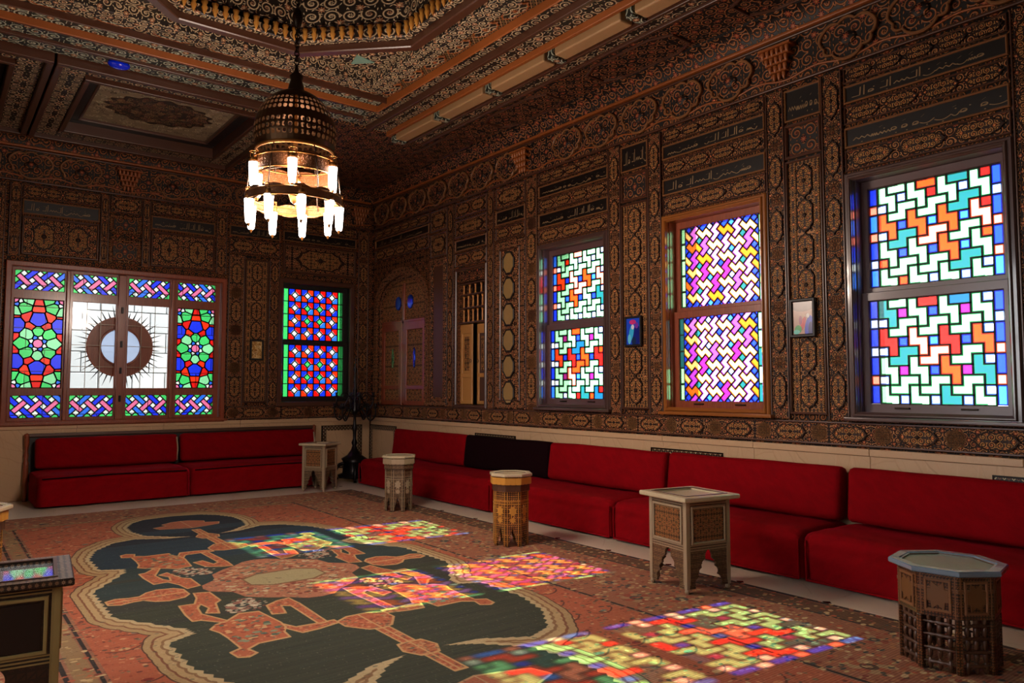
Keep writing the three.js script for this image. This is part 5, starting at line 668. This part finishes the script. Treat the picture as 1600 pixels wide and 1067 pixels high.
// ------------------------------------------------------------------ chandelier
{
  const X = 2.28, Z = -5.8, t = thing('chandelier', 'pierced brass chandelier with two rings of white glass lamps, hanging on a chain', 'chandelier', [X, 0, Z]);
  const dome = (() => { const v = [], n = 44, rows = 13, prof = (s) => { const a = -0.42 + s * (PI / 2 + 0.32); return [0.325 * Math.cos(a), 3.55 + 0.36 * Math.sin(a)]; };
    const P = (i, j) => { const a = i * 2 * PI / n, [r, y] = prof(j / rows); return [r * Math.cos(a), y, r * Math.sin(a)]; };
    const tri = (a, b, c) => v.push(...a, ...b, ...c), lerp = (a, b, f) => a.map((q, k) => q + (b[k] - q) * f);
    for (let j = 0; j < rows; j++) for (let i = 0; i < n; i++) { const c = [P(i, j), P(i + 1, j), P(i + 1, j + 1), P(i, j + 1)]; if (j > 7 || j === 0 || j === 4) { tri(c[0], c[2], c[1]); tri(c[0], c[3], c[2]); continue; } const m = lerp(lerp(c[0], c[1], 0.5), lerp(c[2], c[3], 0.5), 0.5), N = 8, out = [], inn = []; for (let k = 0; k < 4; k++) { out.push(c[k], lerp(c[k], c[(k + 1) % 4], 0.5)); } for (let k = 0; k < N; k++) inn.push(lerp(m, out[k], k % 2 ? 0.72 : 0.55)); for (let k = 0; k < N; k++) { const k2 = (k + 1) % N; tri(out[k], inn[k], out[k2]); tri(inn[k], inn[k2], out[k2]); } }
    const g = new THREE.BufferGeometry(); g.setAttribute('position', new THREE.Float32BufferAttribute(v, 3)); g.setAttribute('uv', new THREE.Float32BufferAttribute(new Float32Array(v.length / 3 * 2), 2)); g.computeVertexNormals(); return g; })();
  part(t, 'pierced_dome', dome, new THREE.MeshPhysicalMaterial({ color: '#3f2814', metalness: 0.8, roughness: 0.38, side: THREE.DoubleSide }));
  part(t, 'dome_cap', lathe([[0.07, 3.89], [0.065, 3.92], [0.06, 3.95], [0.045, 4.0], [0.055, 4.03], [0.02, 4.07], [0.012, 4.12], [0.001, 4.13]], 24), M.brassDark);
  part(t, 'dome_rim', lathe([[0.295, 3.39], [0.31, 3.395], [0.31, 3.415], [0.297, 3.42]], 48), M.brass);
  const link = new THREE.TorusGeometry(0.022, 0.006, 6, 12); { const l = []; for (let y = 4.15, k = 0; y < 6.0; y += 0.036, k++) { const g = link.clone(); g.scale(0.8, 1.15, 1); g.rotateY(k % 2 ? PI / 2 : 0); g.translate(0, y, 0); l.push(g); } part(t, 'chain', merge(l), M.brassDark); }
  part(t, 'chain_ball', lathe([[0.001, -0.09], [0.03, -0.06], [0.045, 0], [0.03, 0.06], [0.001, 0.09]], 16), M.brassDark, [0, 4.52, 0]);
  part(t, 'chain_finial', lathe([[0.001, -0.16], [0.04, -0.1], [0.09, 0.0], [0.05, 0.08], [0.07, 0.13], [0.02, 0.2], [0.001, 0.22]], 16), M.brassDark, [0, 4.86, 0]);
  const band = (r, y0, y1, n, name) => { const v = [], tri = (a, b, c) => v.push(...a, ...b, ...c), K = n * 8; const R = (k) => { const a = k * 2 * PI / K, top = y1 + 0.028 * Math.abs(Math.sin(k * PI / 8)), bot = y0 - 0.018 * Math.abs(Math.sin(k * PI / 8)); return [[r * Math.cos(a), bot, r * Math.sin(a)], [r * Math.cos(a), top, r * Math.sin(a)]]; }; for (let k = 0; k < K; k++) { const [a, b] = R(k), [c, d] = R(k + 1); tri(a, b, c); tri(b, d, c); } const g = new THREE.BufferGeometry(); g.setAttribute('position', new THREE.Float32BufferAttribute(v, 3)); g.computeVertexNormals(); g.setAttribute('uv', new THREE.Float32BufferAttribute(Array.from({ length: v.length / 3 }, (_, i) => [Math.atan2(v[i * 3 + 2], v[i * 3]) * r, v[i * 3 + 1]]).flat(), 2));
    const b = part(t, name, g, new THREE.MeshPhysicalMaterial({ color: '#6a3d1a', metalness: 0.5, roughness: 0.4, side: THREE.DoubleSide, bumpMap: tex(C_arabGold, false, 0.2), bumpScale: 0.004 })); for (const y of [y0, y1]) { const q = new THREE.TorusGeometry(r, 0.007, 6, 64); q.rotateX(PI / 2); part(b, 'band_edge', q, M.brass, [0, y, 0]); } };
  band(0.33, 3.2, 3.31, 10, 'upper_band'); band(0.375, 2.97, 3.03, 12, 'lower_band');
  const glow = new THREE.MeshPhysicalMaterial({ color: '#fff4ea', roughness: 0.4, emissive: new THREE.Color(1, 0.9, 0.82), emissiveIntensity: 5 }), clearG = M.bone;
  const lampG = lathe([[0.001, 0], [0.018, 0], [0.026, 0.012], [0.03, 0.06], [0.035, 0.15], [0.037, 0.19], [0.001, 0.19]], 14);
  const lamp = (r, a, y) => { const x = r * Math.cos(a), z = r * Math.sin(a), m = part(t, 'lamp_tube', lampG, glow, [x, y, z]); const h = lathe([[0.031, 0.2], [0.034, 0.206], [0.034, 0.225], [0.031, 0.228]], 14); const l = [h]; for (let k = 0; k < 6; k++) { const c = cyl(0.003, 0.003, 0.05, 5, 0.029 * Math.cos(k), 0.25, 0.029 * Math.sin(k)); l.push(c); } const q = new THREE.TorusGeometry(0.031, 0.004, 5, 14); q.rotateX(PI / 2); q.translate(0, 0.275, 0); l.push(q); part(m, 'lamp_holder', merge(l), M.brass); part(m, 'lamp_tip', lathe([[0.001, -0.028], [0.008, -0.02], [0.014, 0]], 8), M.brass);
    const p = new THREE.PointLight(new THREE.Color(1, 0.8, 0.66), 0.6); p.position.set(X + x, y + 0.1, Z + z); p.castShadow = true; p.name = 'lamp_light'; scene.add(p); };
  for (let k = 0; k < 6; k++) lamp(0.345, k * PI / 3 + 0.95, 3.06); for (let k = 0; k < 9; k++) lamp(0.355, k * 2 * PI / 9 + 0.4, 2.78);
  for (let k = 0; k < 6; k++) { const a = k * PI / 3 + 0.4; part(t, 'hanging_rod', tube([[0.3 * Math.cos(a), 3.4, 0.3 * Math.sin(a)], [0.335 * Math.cos(a), 3.28, 0.335 * Math.sin(a)], [0.372 * Math.cos(a), 3.0, 0.372 * Math.sin(a)]], 0.005, 10, 5), M.brassDark); }
  for (let k = 0; k < 3; k++) { const g = cyl(0.006, 0.006, 0.66, 6); g.rotateZ(PI / 2); g.rotateY(k * PI / 3); part(t, 'cross_bar', g, M.brassDark, [0, 3.3, 0]); }
  part(t, 'centre_cup', lathe([[0.001, 2.98], [0.03, 3.0], [0.05, 3.06], [0.03, 3.1], [0.02, 3.3], [0.012, 3.9]], 14), M.brass);
}
// ------------------------------------------------------------------ candelabrum in the far corner
{
  const t = thing('candelabrum', 'tall dark iron candelabrum with scrolled arms in the far corner', 'candelabrum', [5.53, 0, -11.3]);
  part(t, 'pedestal', lathe([[0.001, 0.05], [0.26, 0.06], [0.28, 0.1], [0.2, 0.13], [0.18, 0.3], [0.22, 0.36], [0.12, 0.42], [0.06, 0.5], [0.04, 0.56]], 8), M.iron);
  for (let k = 0; k < 4; k++) { const a = k * PI / 2 + 0.4, c = Math.cos(a), s = Math.sin(a); part(t, 'foot', tube([[0.1 * c, 0.3, 0.1 * s], [0.24 * c, 0.26, 0.24 * s], [0.31 * c, 0.1, 0.31 * s], [0.27 * c, 0.03, 0.27 * s], [0.36 * c, 0.02, 0.36 * s]], 0.028, 20, 8), M.iron); }
  part(t, 'stem', lathe([[0.05, 0.5], [0.03, 0.56], [0.05, 0.62], [0.025, 0.68], [0.03, 0.8], [0.05, 0.86], [0.025, 0.92], [0.02, 1.05], [0.05, 1.1], [0.07, 1.15], [0.03, 1.22], [0.02, 1.4], [0.04, 1.46], [0.02, 1.52], [0.015, 1.75], [0.03, 1.8], [0.012, 1.86], [0.001, 2.02]], 16), M.iron);
  for (let k = 0; k < 8; k++) { const a = k * PI / 4 + 0.2, r = k % 2 ? 0.38 : 0.3, y = k % 2 ? 1.12 : 1.3, c = Math.cos(a), s = Math.sin(a), q = (d, h) => [d * c, h, d * s];
    const arm = part(t, 'arm', tube([q(0.03, y - 0.02), q(r * 0.3, y + 0.05), q(r * 0.5, y - 0.04), q(r * 0.75, y - 0.14), q(r * 0.98, y - 0.06), q(r, y + 0.06)], 0.013, 26, 6), M.iron); part(arm, 'scroll', (() => { const P = []; for (let i = 0; i <= 20; i++) { const u = i / 20, an = u * 9, w = 0.075 * (1 - 0.8 * u); P.push(q(r * 0.55 + w * Math.cos(an), y + 0.06 + w * Math.sin(an))); } return tube(P, 0.009, 40, 5); })(), M.iron);
    part(arm, 'candle_cup', lathe([[0.001, 0], [0.03, 0.005], [0.05, 0.02], [0.052, 0.026], [0.02, 0.028], [0.022, 0.07], [0.028, 0.08], [0.02, 0.082]], 12), M.iron, q(r, y + 0.05)); const leaf_ = new THREE.ConeGeometry(0.02, 0.09, 5); part(arm, 'leaf', leaf_, M.iron, q(r * 0.75, y - 0.07)); }
}
// ------------------------------------------------------------------ cupboard niche
{
  const t = thing('wall_cupboard', 'built-in wall cupboard with rows of small turned columns above two tan carved doors', 'cupboard', [RX, 0, 0], -PI / 2), u0 = -9.33, u1 = -8.58, n = -0.28;
  const pale = M.woodPale, col = mat({ color: '#c07c3c', roughness: 0.4 });
  part(t, 'back_board', box(u1 - u0, 1.83, 0.015, (u0 + u1) / 2, 2.14, n), M.dark);
  for (const u of [u0 + 0.012, u1 - 0.012]) part(t, 'side_board', box(0.02, 1.82, 0.27, u, 2.14, n + 0.14), M.carvedFine);
  for (const [v, d] of [[2.46, 0.26], [2.68, 0.24], [2.88, 0.22], [3.04, 0.24], [1.24, 0.24]]) part(t, 'shelf', rbox(u1 - u0 - 0.04, 0.024, d, 0.005, (u0 + u1) / 2, v, n + 0.01 + d / 2), M.tableWood);
  const c = lathe([[0.016, 0], [0.018, 0.01], [0.01, 0.02], [0.013, 0.05], [0.009, 0.09], [0.014, 0.11], [0.018, 0.12]], 10);
  for (const [v, k, s] of [[2.472, 6, 1.55], [2.692, 6, 1.4], [2.892, 5, 1.1]]) for (let i = 0; i < k; i++) part(t, 'turned_column', c, col, [u0 + 0.08 + (i + 0.0) * (u1 - u0 - 0.16) / (k - 1), v, n + 0.2], null, [1.15, s, 1.15]);
  for (const [a, b, fr] of [[u0 + 0.02, -9.0, 0], [-8.965, u1 - 0.02, 1]]) { const d = part(t, 'door', metreUV(ext(rect(a, 1.27, b, 2.44), 0.03, 0.004)), fr ? M.tableWood : pale, [0, 0, n + 0.18 - fr * 0.06]); part(d, 'door_frame', ext((() => { const q = rect(a, 1.27, b, 2.44); q.holes.push(rect(a + 0.05, 1.72, b - 0.05, 2.3)); q.holes.push(rect(a + 0.05, 1.32, b - 0.05, 1.66)); return q; })(), 0.045, 0.006), fr ? pale : M.woodPale); part(d, 'carved_panel', metreUV(ext(rect(a + 0.09, 1.76, b - 0.09, 2.26), 0.036, 0.004)), M.gold); part(d, 'ring_pull', (() => { const g = new THREE.TorusGeometry(0.022, 0.004, 6, 16); return g; })(), M.iron, [fr ? a + 0.03 : b - 0.03, 1.9, 0.055]); }
}
// ------------------------------------------------------------------ framed pictures
function picture(name, label, pos, turn, w, h, draw, rim, cat_ = 'picture') {
  const t = thing(name, label, cat_, pos, turn); const c = canvas(256, 384, draw);
  part(t, 'frame', ext(frameShape(-w / 2, -h / 2, w / 2, h / 2, rim), 0.03, 0.008), M.dark, [0, 0, 0]);
  const g = fitUV(ext(rect(-w / 2 + rim * 0.8, -h / 2 + rim * 0.8, w / 2 - rim * 0.8, h / 2 - rim * 0.8), 0.012), -w / 2 + rim * 0.8, -h / 2 + rim * 0.8, w / 2 - rim * 0.8, h / 2 - rim * 0.8); part(t, 'print', g, mat({ canvas: c, roughness: 0.25 }), [0, 0, 0.002]); return t;
}
const blob = (x, list) => { for (const [c, a, b, ra, rb, an] of list) { x.fillStyle = c; x.beginPath(); x.ellipse(a, b, ra, rb, an || 0, 0, 7); x.fill(); } };
picture('picture_frame', 'small framed picture, nearly all bright blue, on the panel beside the purple and orange window', [RX - 0.035, 2.13, -5.735], -PI / 2, 0.25, 0.34, (x) => { x.fillStyle = '#2048c8'; x.fillRect(0, 0, 256, 384); blob(x, [['#12207a', 190, 260, 70, 150, 0.1], ['#c0307a', 120, 60, 60, 34], ['#38b0e0', 96, 210, 40, 120, 0.2], ['#e0d8e8', 120, 130, 26, 34], ['#7030a0', 190, 110, 30, 44], ['#66c8e8', 60, 300, 30, 70], ['#162a50', 140, 330, 40, 60]]); }, 0.025);
picture('picture_frame', 'small framed picture with blue, red and green figures on pinkish ground beside the largest window', [RX - 0.035, 2.13, -3.69], -PI / 2, 0.25, 0.35, (x) => { x.fillStyle = '#b08a78'; x.fillRect(0, 0, 256, 384); blob(x, [['#7c6a62', 128, 60, 150, 60], ['#1438c0', 200, 290, 46, 120, 0.2], ['#0c1e70', 224, 330, 30, 90], ['#c0203a', 130, 260, 26, 80, 0.3], ['#2a9a4a', 70, 320, 44, 46], ['#d8d0c8', 190, 170, 20, 26], ['#58c0b0', 50, 350, 40, 26], ['#8a3060', 100, 220, 20, 50]]); }, 0.03);
picture('framed_plaque', 'small dark frame with a gilded plaque, left of the dark-framed far window', [4.14, 2.11, FZ + 0.03], 0, 0.22, 0.33, (x) => { const r = rng(3); x.fillStyle = '#a8793c'; x.fillRect(0, 0, 256, 384); for (let i = 0; i < 90; i++) { x.strokeStyle = ['#e0b870', '#5a3512', '#f0d8a0'][i % 3]; x.lineWidth = 6; spiral(x, r() * 256, r() * 384, 14 + r() * 24, 1, r() * 6, 1); } }, 0.03, 'plaque');

renderer.render(scene, camera);
